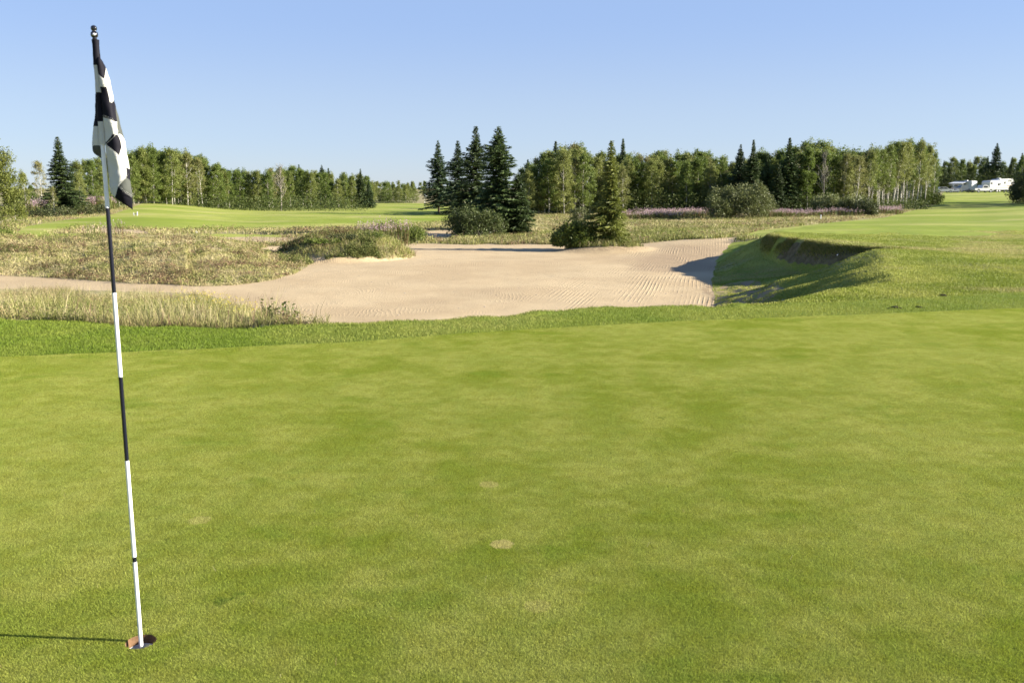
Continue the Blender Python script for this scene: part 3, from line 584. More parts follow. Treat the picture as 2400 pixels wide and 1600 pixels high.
FP = {  # name: (x, y, depth)
 'a': (150, 250, .010), 'b': (236, 418, -.012), 'c': (226, 522, .016), 'd': (176, 482, .012), 'a2': (184, 330, .020),
 'e': (270, 520, -.020), 'f': (300, 682, -.016), 'g': (276, 692, .006), 'h': (234, 540, .022), 'h2': (190, 562, .012), 'h3': (198, 620, .014),
 'i': (308, 690, -.010), 'j': (322, 872, .006), 'k': (208, 792, .010), 'k2': (280, 818, .030), 'l': (340, 850, -.026), 'm': (374, 960, -.024), 'n': (330, 915, .008),
 'o': (228, 1024, .010), 'o2': (300, 960, .030), 'p': (352, 1000, .002), 'q': (345, 1132, .012), 'q2': (296, 1080, .030), 's': (433, 1262, -.014), 's2': (404, 1236, .002), 's3': (420, 1288, -.004),
 't': (345, 1208, .020), 'u': (258, 1300, .006), 'u2': (244, 1160, .008), 'v': (268, 1404, .004), 'w': (298, 1440, .010), 'x': (332, 1350, .024), 'y': (410, 1266, .006), 'z': (448, 1440, .000), 'zz': (447, 1540, -.008), 'z2': (372, 1392, .026), 'z3': (370, 1490, .010),
 'A': (150, 612, -.006), 'B': (135, 858, -.018), 'Cc': (170, 850, -.012), 'D': (110, 1066, -.026), 'E': (206, 1050, -.010), 'E2': (160, 1040, -.004), 'Ff': (212, 1132, -.012), 'G': (152, 1106, -.030), 'Bm': (146, 740, -.012), 'Cm': (176, 740, -.004), 'B2': (150, 862, -.008), 'U3': (330, 1260, .030)}
FF = [  # polygons and cloth (0 white 1 black 2 grey)
 (('a', 'b', 'a2'), 1), (('a2', 'b', 'c', 'd'), 1), (('a', 'a2', 'd'), 1), (('b', 'e', 'h', 'c'), 0), (('e', 'f', 'g', 'h'), 0), (('d', 'c', 'h', 'h2'), 0),
 (('h2', 'h', 'g', 'h3'), 1), (('h3', 'g', 'k2', 'k'), 1), (('g', 'f', 'j', 'k2'), 1), (('f', 'i', 'j'), 1), (('i', 'l', 'j'), 2), (('l', 'm', 'n', 'j'), 2),
 (('k', 'k2', 'o2', 'o'), 0), (('k2', 'j', 'n', 'o2'), 0), (('n', 'p', 'q', 'q2'), 1), (('o2', 'n', 'q2', 'o'), 1), (('n', 'm', 'p'), 0), (('m', 's', 's2', 'p'), 0), (('p', 's2', 't', 'q'), 0),
 (('o', 'q2', 't', 'u2'), 0), (('q2', 'q', 't'), 0), (('u2', 't', 'U3', 'u'), 0), (('t', 's2', 'y', 'U3'), 0), (('u', 'U3', 'x', 'v'), 0), (('U3', 'y', 'x'), 0), (('v', 'x', 'w'), 0), (('s2', 's', 's3', 'y'), 1),
 (('y', 's3', 'z', 'z2'), 2), (('x', 'y', 'z2'), 2), (('x', 'z2', 'z3', 'w'), 1), (('z2', 'z', 'zz', 'z3'), 1),
 (('A', 'Bm', 'Cm'), 1), (('Bm', 'B', 'B2', 'Cm'), 1), (('Cm', 'B2', 'Cc'), 1), (('B', 'D', 'E2', 'B2'), 0), (('B2', 'E2', 'E', 'Cc'), 0), (('D', 'G', 'E2'), 2), (('E2', 'G', 'Ff', 'E'), 2)]
keys = list(FP); fv = [fpt(*FP[k]) for k in keys]; ff = [tuple(keys.index(q) for q in f) for f, _ in FF]
fm = make_mesh('flag', [tuple(v) for v in fv], ff, [M['fwhite'], M['fblack'], M['fgrey'], M['thread']], smooth=True, midx=[m for _, m in FF])
fl = link('flag', fm, fs)
bm = bmesh.new(); bm.from_mesh(fm); bmesh.ops.recalc_face_normals(bm, faces=bm.faces); bm.to_mesh(fm); bm.free()
sb = fl.modifiers.new('s', 'SUBSURF'); sb.levels = sb.render_levels = 3; sb.boundary_smooth = 'PRESERVE_CORNERS'
tx_ = bpy.data.textures.new('cloth_folds', 'CLOUDS'); tx_.noise_scale = .05; dm = fl.modifiers.new('d', 'DISPLACE'); dm.texture = tx_; dm.strength = .009; dm.texture_coords = 'LOCAL'
sd = fl.modifiers.new('t', 'SOLIDIFY'); sd.thickness = .0006; sd.offset = 0
# sleeve round the pole, four bands
slv = MB(); bz = [zpole(92), zpole(150), zpole(213), zpole(279), zpole(332)]
for k in range(4):
    za, zb = bz[k]+.12-(.0008 if k else 0), bz[k+1]+.12; nn = 5
    for q in range(nn):
        z0 = za+(zb-za)*q/nn; z1 = za+(zb-za)*(q+1)/nn; wr = lambda z: .0112+.0007*math.sin(z*70)+.0004*math.sin(z*163)
        slv.tube([(0.0022, 0, z0), (0.0022, 0, z1)], [wr(z0), wr(z1)], 16, 1 if k % 2 == 0 else 0, cap=False)
slv.build('flag_sleeve', [M['fwhite'], M['fblack']], fs, smooth=True)
def stitch(names, off=.0014, sh=0):
    P = []
    for a, b in zip(names[:-1], names[1:]):
        for q in range(5): P.append(fpt(*FP[a]).lerp(fpt(*FP[b]), q/5))
    P.append(fpt(*FP[names[-1]])); P = [p+Vector((sh*.0028, -.0035, sh*.0028)) for p in P]
    st = MB(); st.tube(P, .0004, 4); st.build('seam', M['thread'], fl)
for nm in (('k', 'k2', 'j'), ('o', 'o2', 'n'), ('o', 'q2', 'q'), ('x', 'z2', 'z'), ('d', 'c'), ('h2', 'h'), ('x', 'y')):
    stitch(nm, sh=0); stitch(nm, sh=1)

# ------------------------------------------------------------------ trees
def broadleaf(seed, Ht=9., W=1.9, base=.28, nclump=55, per=42, leaf=.10, sig=.42, mat='aspen', barkm='birch', shape=.55, limbs=22, lean=.02, top=1.0, r0=.09, stems=1):
    g = np.random.default_rng(seed); P = []; S = []; tr = MB(); sway = g.normal(0, lean, 2)*Ht
    def axis(t): return np.array([sway[0]*t**1.5+.10*math.sin(t*5+seed), sway[1]*t**1.5+.10*math.cos(t*4+seed), t*Ht])
    tr.tube([axis(t)-np.array([*axis(0)[:2], .25 if t == 0 else 0]) for t in np.linspace(0, .93*top, 9)], [r0*(1-.9*t)+.012 for t in np.linspace(0, 1, 9)], 7)
    cs = []
    for k in range(nclump):
        t = base+(1-base)*g.random()**.85*.97; q = (t-base)/(1-base); rad = W*(1.12-.42*q)*(math.sin(math.pi*min(1, q*.93+.07))**shape)*(.75+.5*vn(math.cos(k*1.7)*3, k*.37, 1, seed % 50)); a = g.random()*2*math.pi
        rho = rad*(.25+.75*math.sqrt(g.random())); c = axis(t)+np.array([rho*math.cos(a), rho*math.sin(a), g.normal(0, .15)]); cs.append((c, t))
        m = int(per*(.5+g.random())); sg = sig*(.65+.7*g.random())
        pts = g.normal(0, 1, (m, 3)); pts = pts/np.linalg.norm(pts, axis=1)[:, None]*(g.random((m, 1))**.5)*sg*1.5; pts[:, 2] *= .75; P.append(c+pts); S.append(np.clip(g.normal(.5, .16)+g.normal(0, .16, m), 0, 1))
    # wisps at the top
    for k in range(9): c = axis(.90+.13*g.random())+g.normal(0, .34, 3)*np.array([1, 1, .5]); P.append(c+g.normal(0, .2, (int(per*.6), 3))); S.append(g.random(int(per*.6)))
    for k in range(limbs):
        c, t = cs[g.integers(len(cs))]; s0 = axis(max(.12, t-.12-.12*g.random()))-np.array([*axis(0)[:2], 0]); e = c; m_ = s0*.5+e*.5+np.array([0, 0, -.1]); tr.tube([s0, m_, e], [r0*.3, r0*.2, .008], 4, cap=False)
    P = np.vstack(P); P[:, 2] = np.maximum(P[:, 2], .05); S = np.concatenate(S); V, F = leafquads(P, leaf, g)
    return make_mesh('crown', V, F, [M[mat]], {'shade': np.repeat(S, 4)}), tr.mesh('trunk', [M[barkm]], True)
def spruce(seed, Ht=8., Rb=1.7, mat='spruce', lev=.20, dens=1.0, power=.85, z0=.06, needle=.13, irregular=.2, droop=.25, brown_top=False):
    g = np.random.default_rng(seed); Vs = []; Sh = []; tr = MB(); tr.tube([(0, 0, -.3), (0, 0, Ht*.5), (.03, 0, Ht*.99)], [Ht*.017, Ht*.010, .01], 7)
    z = z0*Ht; ph = g.random()*6
    while z < Ht*.985:
        f = z/Ht; L0 = Rb*(1-f)**power*(1+.25*math.sin(z*2.1+seed))+.06; nb = int(7+g.integers(0, 3)) if f < .9 else 5
        if f < .12: L0 *= .8+1.5*f
        if f > .8: L0 *= .75
        for k in range(nb):
            a = ph+2*math.pi*k/nb+g.normal(0, .25); L = L0*(1-irregular*1.2*g.random()**1.5)*(1+irregular*.8*(vn(math.cos(a)*2+5, z*.8, 1, seed % 40)-.5)*2); d = np.array([math.cos(a), math.sin(a)]); sd_ = np.array([-d[1], d[0]])
            up0 = .55*f**2-.10; n = max(4, int(L/.040*dens)); s = ((np.arange(n)+g.random(n))/n)**.75; dr = droop*(1-f)*L
            zz_ = z+g.normal(0, lev*.55)*(1-f); cz = zz_+L*up0*s-dr*s**1.3+dr*.55*s**3
            w = (.30*L*(1-s)**.5+.15*(1-f)+.03)*(.6+.6*g.random(n)); side = g.choice([-1., 1.], n); off = side*w*g.random(n)
            cx, cy = d[0]*L*s+sd_[0]*off*.35, d[1]*L*s+sd_[1]*off*.35
            # each twig: thin triangle from (near branch) outwards and a bit down
            ang = g.normal(0, .25, n)+side*.75; dx, dy = d[0]*np.cos(ang)-d[1]*np.sin(ang), d[0]*np.sin(ang)+d[1]*np.cos(ang); ln = np.minimum(w+.05, .34)*(.7+.6*g.random(n)); dz = -ln*(.15+.45*g.random(n))+.08*f
            hw = needle*(.45-.2*f)*(.6+.8*g.random(n)); P0 = np.stack([cx, cy, cz], -1); T1 = P0+np.stack([dx*ln, dy*ln, dz], -1); tw = g.random(n)*np.pi
            W_ = np.stack([-dy*hw*np.cos(tw), dx*hw*np.cos(tw), hw*np.sin(tw)], -1)
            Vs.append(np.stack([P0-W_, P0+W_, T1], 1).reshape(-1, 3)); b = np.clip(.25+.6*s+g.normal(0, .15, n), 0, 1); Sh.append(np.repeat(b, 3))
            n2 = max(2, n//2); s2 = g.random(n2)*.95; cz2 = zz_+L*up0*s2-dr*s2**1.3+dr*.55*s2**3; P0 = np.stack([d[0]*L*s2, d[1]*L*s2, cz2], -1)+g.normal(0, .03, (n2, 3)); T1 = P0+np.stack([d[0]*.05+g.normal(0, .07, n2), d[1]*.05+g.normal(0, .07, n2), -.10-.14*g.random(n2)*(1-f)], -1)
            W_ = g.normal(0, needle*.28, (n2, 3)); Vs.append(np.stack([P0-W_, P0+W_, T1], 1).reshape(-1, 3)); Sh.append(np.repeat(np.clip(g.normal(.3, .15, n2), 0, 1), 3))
            if f < .8: tr.tube([(0, 0, z), (d[0]*L*.6, d[1]*L*.6, z+L*up0*.6-dr*.45)], [.018*(1-f)+.006, .004], 3, cap=False)
        ph += 1.1; z += lev*(.8+.4*g.random())*(1-.45*f)
    V = np.vstack(Vs); return make_mesh('crown', V, np.arange(len(V)).reshape(-1, 3), [M[mat]], {'shade': np.concatenate(Sh)}), tr.mesh('trunk', [M['darkbark']], True)
def shrub(seed, Wd=2., Ht=2., n=40, per=60, leaf=.05, sig=.3, mat='willow', barkm='greybark', depth=None, flat=.0, twigs=14):
    g = np.random.default_rng(seed); P = []; S = []; tr = MB(); dp = depth or Wd*.75
    for k in range(n):
        a = g.random()*2*math.pi; el = math.asin(g.random()**.8); rr_ = (.45+.55*g.random()**.5)*(.8+.4*vn(a*1.3, el*2, 1, seed)); c = np.array([Wd/2*rr_*math.cos(a)*math.cos(el)**.6, dp/2*rr_*math.sin(a)*math.cos(el)**.6, Ht*rr_*math.sin(el)*.92+.08*Ht])
        m = int(per*(.6+.8*g.random())); pts = g.normal(0, 1, (m, 3)); pts = pts/np.linalg.norm(pts, axis=1)[:, None]*g.random((m, 1))**.45*sig*(.6+.8*g.random()); P.append(c+pts); S.append(np.clip(g.normal(.5, .18)+g.normal(0, .15, m), 0, 1))
        if k < twigs:
            b = np.array([g.normal(0, .12*Wd), g.normal(0, .1*Wd), -.1]); e = c+(c-b)*.12; tr.tube([b, (b+c)/2+g.normal(0, .05, 3), e], [.03, .018, .004], 4, cap=False)
    P = np.vstack(P); P = P[P[:, 2] > 0.02]; n_ = len(P); S = np.concatenate(S)[:n_]; V, F = leafquads(P, leaf, g, up=.4)
    return make_mesh('foliage', V, F, [M[mat]], {'shade': np.repeat(S, 4)}), tr.mesh('stems', [M[barkm]], True)
CACHE = {}
def tree_obj(name, meshes, loc, label, cat, group=None, rz=0., s=1., sz=None, names=('crown', 'trunk'), tilt=(0, 0)):
    e = empty(name, loc, rz); e.rotation_euler = (tilt[0], tilt[1], rz); e.scale = (s, s, sz or s); tag(e, label, cat, group)
    link(names[0], meshes[0], e); link(names[1], meshes[1], e); return e
def top_scale(px, py_top, Y, Ht): x, y, z = place(px, Y); top = CAMH+Y*slope_of(py_top); return (x, y, z), (top-z)/Ht
ASP = [broadleaf(200+i, 9, [1.6, 1.35, 1.85, 1.5, 1.7, 1.4, 2.0][i], [.07, .16, .05, .19, .10, .04, .14][i], [112, 92, 118, 90, 106, 104, 118][i], 58, .098, .34, 'aspen', 'aspenbark', r0=.07, limbs=14, shape=[.55, .7, .5, .6, .45, .5, .6][i]) for i in range(7)]
ASPY = [broadleaf(230+i, 9, 1.35, .30, 70, 40, .08, .34, 'yellowing', shape=.6, limbs=26, r0=.06) for i in range(2)]
BRI = [broadleaf(240+i, 11, 1.5, .30+.04*i, 92, 56, .09, .36, 'aspen', shape=.7, lean=.05, r0=.10, limbs=14) for i in range(4)]
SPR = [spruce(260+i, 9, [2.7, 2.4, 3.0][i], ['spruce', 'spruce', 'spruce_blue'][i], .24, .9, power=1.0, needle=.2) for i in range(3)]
def wood(specs, kinds, label, name, cat, group, seed, jig=1.5):
    """specs: list of (px, py of the top, Y, kind) """
    g = np.random.default_rng(seed)
    for px, pt, Y, kd in specs:
        src, Hn = kinds[kd]; m = src[g.integers(len(src))]; loc, s = top_scale(px, pt, Y, Hn)
        lb, nm, ct, gp = label[kd]
        tree_obj(nm, m, loc, lb, ct, gp, g.random()*6.28, max(.55, min(1.5, s))*(.92+.2*g.random()) if kd != 's' else s, s*(.98+.04*g.random()))
KINDS = {'a': (ASP, 9.1), 'y': (ASPY, 9.2), 's': (SPR, 9.0), 'b': (BRI, 11.3)}
ORD = ['leftmost', 'second', 'third', 'fourth', 'fifth', 'sixth', 'seventh', 'eighth', 'ninth', 'tenth', 'eleventh', 'twelfth', 'thirteenth', 'fourteenth', 'fifteenth', 'sixteenth', 'seventeenth', 'eighteenth', 'nineteenth', 'twentieth']
def wood_row(specs, row, where, kindword, group, seed, kinds=None):
    """where: [(right limit px, phrase)]; each tree is told by its row, the landmark beside it and its order from the left"""
    specs = sorted(specs, key=lambda q: q[0]); cnt = {}; g = np.random.default_rng(seed)
    for px, pt, Y, kd in specs:
        ph = next(p for lim, p in where if px < lim); w_ = kindword[kd]; k = cnt.get((ph, kd), 0); cnt[(ph, kd)] = k+1
        src, Hn = KINDS[kd]; m = src[g.integers(len(src))]; loc, s = top_scale(px, pt, Y, Hn)
        lb = '%s %s%s, %s %s' % (ORD[min(k, 19)], w_[0], '' if k == 0 else ' from the left', row, ph)
        tree_obj(w_[1], m, loc, lb, 'tree', group, g.random()*6.28, max(.55, min(1.5, s))*(.92+.2*g.random()) if kd != 's' else s, s*(.98+.04*g.random()))
KW = {'a': ('green aspen', 'aspen_tree'), 'y': ('pale thin aspen', 'aspen_tree'), 's': ('spruce', 'spruce_tree'), 'b': ('white-trunked birch', 'birch_tree')}
LWH = [(330, 'of the wood just right of the flag'), (480, 'where the left wood is highest'), (640, 'left of the bare pale tree'), (745, 'right of the bare pale tree'), (9999, 'near the right end of the left wood')]
RWH = [(1300, 'left end of the right wood'), (1430, 'behind the lone olive spruce'), (1540, 'right of the lone spruce'), (1640, 'left of the large willow bush'), (1780, 'behind the large willow bush'), (1880, 'around the tall dark spruce'), (9999, 'behind the grey-green willow bushes')]
def skyline(pts): pts = np.array(pts, float); return lambda x: float(np.interp(x, pts[:, 0], pts[:, 1]))
g = np.random.default_rng(42)
# left wood behind the left fairway
skyL = skyline([(-150, 350), (60, 385), (200, 365), (300, 345), (350, 338), (400, 343), (440, 350), (480, 362), (520, 385), (560, 392), (600, 390), (640, 386), (680, 382), (720, 392), (780, 398), (830, 400), (860, 415), (950, 418)])
rowF, rowB = [], []
for px in np.arange(180, 850, 12.5):
    Y = np.interp(px, [180, 300, 420, 600, 850], [112, 118, 128, 142, 160]); rowF.append((px+g.normal(0, 4), skyL(px)+abs(g.normal(4, 9)), Y+g.normal(0, 1.5), 'a' if g.random() > .12 else 'y'))
for px in np.arange(252, 860, 12.5):
    Y = np.interp(px, [180, 300, 420, 600, 850], [118, 124, 136, 152, 172])+g.random()*8; rowB.append((px+g.normal(0, 5), skyL(px)+abs(g.normal(0, 6)), Y, 'a'))
wood_row([q for q in rowF if q[0] > 250], 'front row', LWH, KW, 'aspens behind the left fairway', 1)
wood_row([q for q in rowB if q[0] > 250], 'back row', LWH, KW, 'aspens behind the left fairway', 2)
wood_row([q for q in rowF+rowB if q[0] <= 250], 'trees', [(9999, 'behind the pink flowers left of the flagstick')], KW, 'aspens behind the left fairway', 3)
wood_row([(690, 378, 172, 's'), (742, 378, 172, 's'), (757, 384, 172, 's')], 'row of tips', [(9999, 'rising over the left wood')], KW, 'spruces in the left wood', 4)
for px, pt, Y, lb in ((830, 387, 150, 'dark spruce at the right end of the left wood'), (848, 412, 146, 'small bushy spruce below the end of the left wood')):
    loc, s = top_scale(px, pt, Y, 9); tree_obj('spruce_tree', SPR[0 if px == 830 else 2], loc, lb, 'tree', None, 1., s*.9, s)
specs = []
for px in np.arange(862, 958, 10): specs.append((px+g.normal(0, 3), 417+abs(g.normal(2, 5))+max(0, px-935)*.6, 205+g.normal(0, 5), 'a'))
for px in np.arange(858, 950, 11): specs.append((px+g.normal(0, 3), 415+abs(g.normal(0, 4)), 222+g.normal(0, 5), 'a'))
wood_row([q for q in specs if q[2] < 212], 'front', [(9999, 'of the far clump beyond the left wood')], {'a': ('low green tree', 'aspen_tree')}, 'trees of the far middle clump', 5); wood_row([q for q in specs if q[2] >= 212], 'back', [(9999, 'of the far clump beyond the left wood')], {'a': ('low green tree', 'aspen_tree')}, 'trees of the far middle clump', 6)
specs = [(px+g.normal(0, 4), 416+abs(g.normal(3, 5)), 360+g.normal(0, 15), 'a') for px in np.arange(924, 1064, 8)]
wood_row(specs, 'hazy line', [(985, 'on the horizon left of the tall spruces'), (9999, 'on the horizon behind the tall spruces')], {'a': ('far tree', 'leafy_tree')}, 'trees on the horizon', 7)
# left edge
BIG = broadleaf(301, 8, 3.2, .03, 150, 170, .075, .42, 'bigleaf', 'greybark', shape=.55, r0=.14)
loc, s = top_scale(-18, 316, 45, 7.8); tree_obj('leafy_tree', BIG, loc, 'big leafy tree cut by the left edge of the photo', 'tree', None, .5, s*.85, s)
for i, (px, pt, Y, sc_, kd, lb) in enumerate([
   (60, 395, 84, .8, 'a', 'small aspen right of the big tree at the left edge'), (100, 368, 92, .9, 'y', 'wispy tall aspen left of the lone dark spruce'), (185, 398, 88, .8, 'a', 'leafy aspen just right of the lone dark spruce'),
   (215, 366, 98, .9, 'a', 'taller aspen behind the flagstick'), (240, 385, 90, .9, 'a', 'aspen seen just beside the flag cloth'), (125, 428, 78, .8, 'y', 'low yellowish birch in front of the lone spruce'), (36, 430, 72, .9, 'a', 'low leafy aspen beside the big left tree'), (275, 355, 104, 1., 'a', 'aspen right behind the hanging flag'), (20, 400, 95, 1, 'a', 'aspen half hidden behind the big left tree'), (-60, 350, 80, 1.1, 'a', 'aspen outside the left edge'), (75, 425, 100, 1, 'a', 'back aspen seen left of the lone spruce'), (160, 420, 104, 1, 'a', 'back aspen behind the lone spruce')]):
    loc, s = top_scale(px, pt, Y, 9.2); tree_obj('aspen_tree', (ASP if kd == 'a' else ASPY)[i % (7 if kd == 'a' else 2)], loc, lb, 'tree', None, i*1.3, s*sc_*1.15, s)
SPL = spruce(311, 9, 2.7, 'spruce', .22, 1.0, needle=.15, irregular=.3)
loc, s = top_scale(147, 311, 82, 9); tree_obj('spruce_tree', SPL, loc, 'dark conical spruce standing left of the flagstick', 'tree', None, 0, s, s)
# the group of tall spruces in the middle
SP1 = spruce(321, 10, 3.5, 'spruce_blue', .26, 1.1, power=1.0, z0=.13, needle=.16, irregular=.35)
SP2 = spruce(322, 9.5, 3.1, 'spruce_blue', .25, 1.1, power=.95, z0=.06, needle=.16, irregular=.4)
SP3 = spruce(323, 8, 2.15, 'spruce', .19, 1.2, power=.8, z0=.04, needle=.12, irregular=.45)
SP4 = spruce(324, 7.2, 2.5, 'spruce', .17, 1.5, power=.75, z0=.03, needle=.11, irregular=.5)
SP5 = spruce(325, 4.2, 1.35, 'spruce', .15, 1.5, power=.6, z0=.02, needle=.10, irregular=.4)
for m, px, pt, Y, Hn, nm, lb, k in ((SP1, 1008, 320, 112, 10, 'spruce_tree', 'leftmost tall spruce of the middle group, with a bare foot', 1.), (SP2, 1053, 320, 104, 9.5, 'spruce_tree', 'bluish spruce second from the left in the middle group', 1.05),
   (SP3, 1095, 286, 64, 8, 'spruce_tree', 'slender spruce with a brown-tinged top, third in the middle group', 1.), (SP4, 1146, 288, 56, 7.2, 'spruce_tree', 'tallest broad dark spruce at the right of the middle group', 1.05), (SP5, 1190, 398, 55.5, 4.2, 'spruce_tree', 'low side spruce leaning out right of the broad dark one', 1.)):
    loc, s = top_scale(px, pt, Y, Hn); tree_obj(nm, m, loc, lb, 'tree', None, .7, s*k, s)
LS = spruce(331, 5.4, 1.08, 'spruce_light', .15, 1.7, power=.85, z0=.05, needle=.085, irregular=.42, droop=.45)
loc, s = top_scale(1400, 322, 41.3, 5.4); tree_obj('spruce_tree', LS, loc, 'lone olive-green spruce on a small sand mound in the bunker', 'tree', None, .4, s, s)
# shrubs
def put_shrub(px, Y, wpx, top, label, seed, mat, leaf, n=45, per=70, sig=.3, name='shrub', group=None, barkm='greybark', twigs=14, dz=0):
    x, y, z = place(px, Y); W_ = wpx/FPX*Y; Ht = CAMH+Y*slope_of(top)-z; m = shrub(seed, W_, Ht, n, per, leaf, sig, mat, barkm, twigs=twigs)
    return tree_obj(name, m, (x, y, z+dz), label, 'shrub', group, 0, 1, names=('foliage', 'stems'))
put_shrub(1092, 53, 125, 474, 'dark round bush with grey twigs at the foot of the tall spruces', 401, 'bushgreen', .045, 90, 130, .42, twigs=40)
put_shrub(1322, 41.2, 92, 514, 'low dark green bush left of the lone spruce on the sand mound', 402, 'greenshrub', .045, 80, 120, .3)
put_shrub(1418, 41, 60, 540, 'small bush at the foot of the lone spruce', 403, 'spruce_light', .03, 22, 60, .2)
put_shrub(1335, 82, 52, 474, 'small grey-green bush in the rough beyond the bunker', 404, 'willow', .06, 30, 70, .4, twigs=25)
put_shrub(1695, 84, 150, 424, 'large rounded willow bush in front of the right wood', 405, 'willow', .075, 130, 110, .62, twigs=20)
put_shrub(1652, 82.5, 70, 455, 'left lobe bush beside the large willow', 406, 'willow', .07, 40, 90, .5)
put_shrub(1755, 86, 60, 448, 'greyish bush at the right side of the large willow', 407, 'willow', .07, 36, 70, .5, twigs=25)
put_shrub(1908, 91, 92, 444, 'grey-green willow bush in front of the dark gap of the right wood', 408, 'willow', .085, 50, 80, .6)
put_shrub(1960, 89, 74, 450, 'willow bush between the grey-green bush and the dark one', 409, 'willow', .085, 40, 80, .6)
put_shrub(1988, 86, 58, 462, 'dark rounded bush at the edge of the right fairway', 410, 'darkshrub', .08, 45, 90, .5)
put_shrub(2348, 128, 60, 402, 'dark bush cut by the right edge of the photo', 411, 'darkshrub', .10, 70, 110, .9)
put_shrub(2135, 138, 52, 448, 'leafy undergrowth bush at the right end of the birches', 412, 'greenshrub', .10, 50, 80, .8)
for i, (px, Y, w_, tp, lb) in enumerate([(900, 47, 95, 512, 'broad leafy bush under the pink flowers behind the sand mound'), (850, 46, 60, 524, 'leafy bush at the left of the pink flowers behind the sand mound'), (955, 47.5, 50, 522, 'low bush at the right of the pink flowers behind the sand mound')]):
    put_shrub(px, Y, w_, tp, lb, 420+i, 'greenshrub', .035, 30, 90, .26)
put_shrub(745, 36.0, 75, 560, 'dark scrub on the left flank of the sand mound', 430, 'greenshrub', .03, 40, 120, .2)
put_shrub(790, 36.6, 80, 549, 'dark green scrub on top of the sand mound', 431, 'darkshrub', .03, 40, 120, .2)
put_shrub(850, 37.4, 70, 546, 'low leafy scrub at the right of the sand mound top', 432, 'greenshrub', .03, 30, 110, .2)
for i, px in enumerate((95, 125, 155, 190, 225)): put_shrub(px, 76+i*2, 44, 484-i*4, ['leftmost', 'second', 'middle', 'fourth', 'rightmost'][i]+' dark low shrub under the pink flowers on the far left', 440+i, 'darkshrub', .06, 22, 60, .4, group='low shrubs under the left fireweed')
put_shrub(1, 44, 60, 535, 'low green bush at the left edge below the big tree', 450, 'greenshrub', .04, 30, 80, .3)
# right wood
skyR = skyline([(1180, 430), (1210, 378), (1240, 350), (1270, 340), (1300, 330), (1335, 326), (1355, 345), (1400, 352), (1460, 350), (1520, 352), (1570, 348), (1610, 347), (1640, 350), (1680, 372), (1740, 350), (1790, 345), (1830, 328), (1870, 322), (1910, 335), (1960, 340), (2000, 338), (2040, 325), (2070, 316), (2110, 320), (2135, 330), (2150, 370)])
r1, r2, r3 = [], [], []
for px in np.arange(1212, 1985, 13):
    Y = np.interp(px, [1200, 1400, 1700, 1900, 2000], [106, 112, 116, 114, 112]); r1.append((px+g.normal(0, 4), skyR(px)+12+abs(g.normal(6, 14)), Y+g.normal(0, 1.5), 'a' if g.random() > .2 else 'y'))
for px in np.arange(1205, 2010, 14.5):
    Y = np.interp(px, [1200, 1400, 1700, 1900, 2000], [114, 120, 125, 122, 120]); r2.append((px+g.normal(0, 5), skyR(px)+abs(g.normal(2, 7)), Y+g.random()*4, 'a' if g.random() > .2 else 'y'))
for px in np.arange(1215, 2010, 40): r3.append((px+g.normal(0, 5), skyR(px)+abs(g.normal(8, 5)), 136+g.random()*4, 'a'))
for q, nm in ((r1, 'front row'), (r2, 'middle row'), (r3, 'back row')): wood_row(q, nm, RWH, KW, 'aspens of the right wood', 10+len(q))
for px, pt, Y, k, m, lb in ((1275, 322, 121, 1., 1, 'dark spruce top left in the right wood, behind pale aspens'), (1428, 316, 118, .75, 1, 'thin spruce tip just right of the lone olive spruce'), (1695, 329, 112, .85, 2, 'bluish spruce left of the pair above the large willow'), (1724, 320, 110, .9, 0, 'dark spruce right of the pair above the large willow'),
    (1757, 352, 113, .85, 0, 'shorter dark spruce right of the pair above the large willow'), (1806, 314, 112, .95, 1, 'tall dark spruce right of the willow, edge of the right wood'), (1785, 375, 108, .9, 0, 'low dark spruce in the shade beside the tall one'), (1212, 365, 112, .9, 0, 'dark spruce at the left end of the right wood')):
    loc, s = top_scale(px, pt, Y, 9); tree_obj('spruce_tree', SPR[m], loc, lb, 'tree', None, px*.1, s*k, s)
specs = []
for px in np.arange(1990, 2128, 9.5): specs.append((px+g.normal(0, 4), skyR(px)+abs(g.normal(4, 8)), np.interp(px, [1990, 2130], [114, 136])+g.normal(0, 2), 'b'))
n1 = len(specs)
for px in np.arange(1995, 2140, 13): specs.append((px+g.normal(0, 4), skyR(px)+8+abs(g.normal(4, 8)), np.interp(px, [1990, 2130], [128, 150])+g.normal(0, 2), 'b'))
wood_row(specs[:n1], 'front', [(9999, 'of the birch stand beside the right fairway')], KW, 'birches beside the right fairway', 20); wood_row(specs[n1:], 'back', [(9999, 'of the birch stand beside the right fairway')], KW, 'birches beside the right fairway', 21)
wood_row([(px+g.normal(0, 2), 392+abs(g.normal(4, 6)), 166+g.normal(0, 2), 'a') for px in np.arange(1972, 2150, 9)], 'low row', [(9999, 'seen between the birch trunks')], {'a': ('leafy tree', 'leafy_tree')}, 'low trees behind the birches', 24)
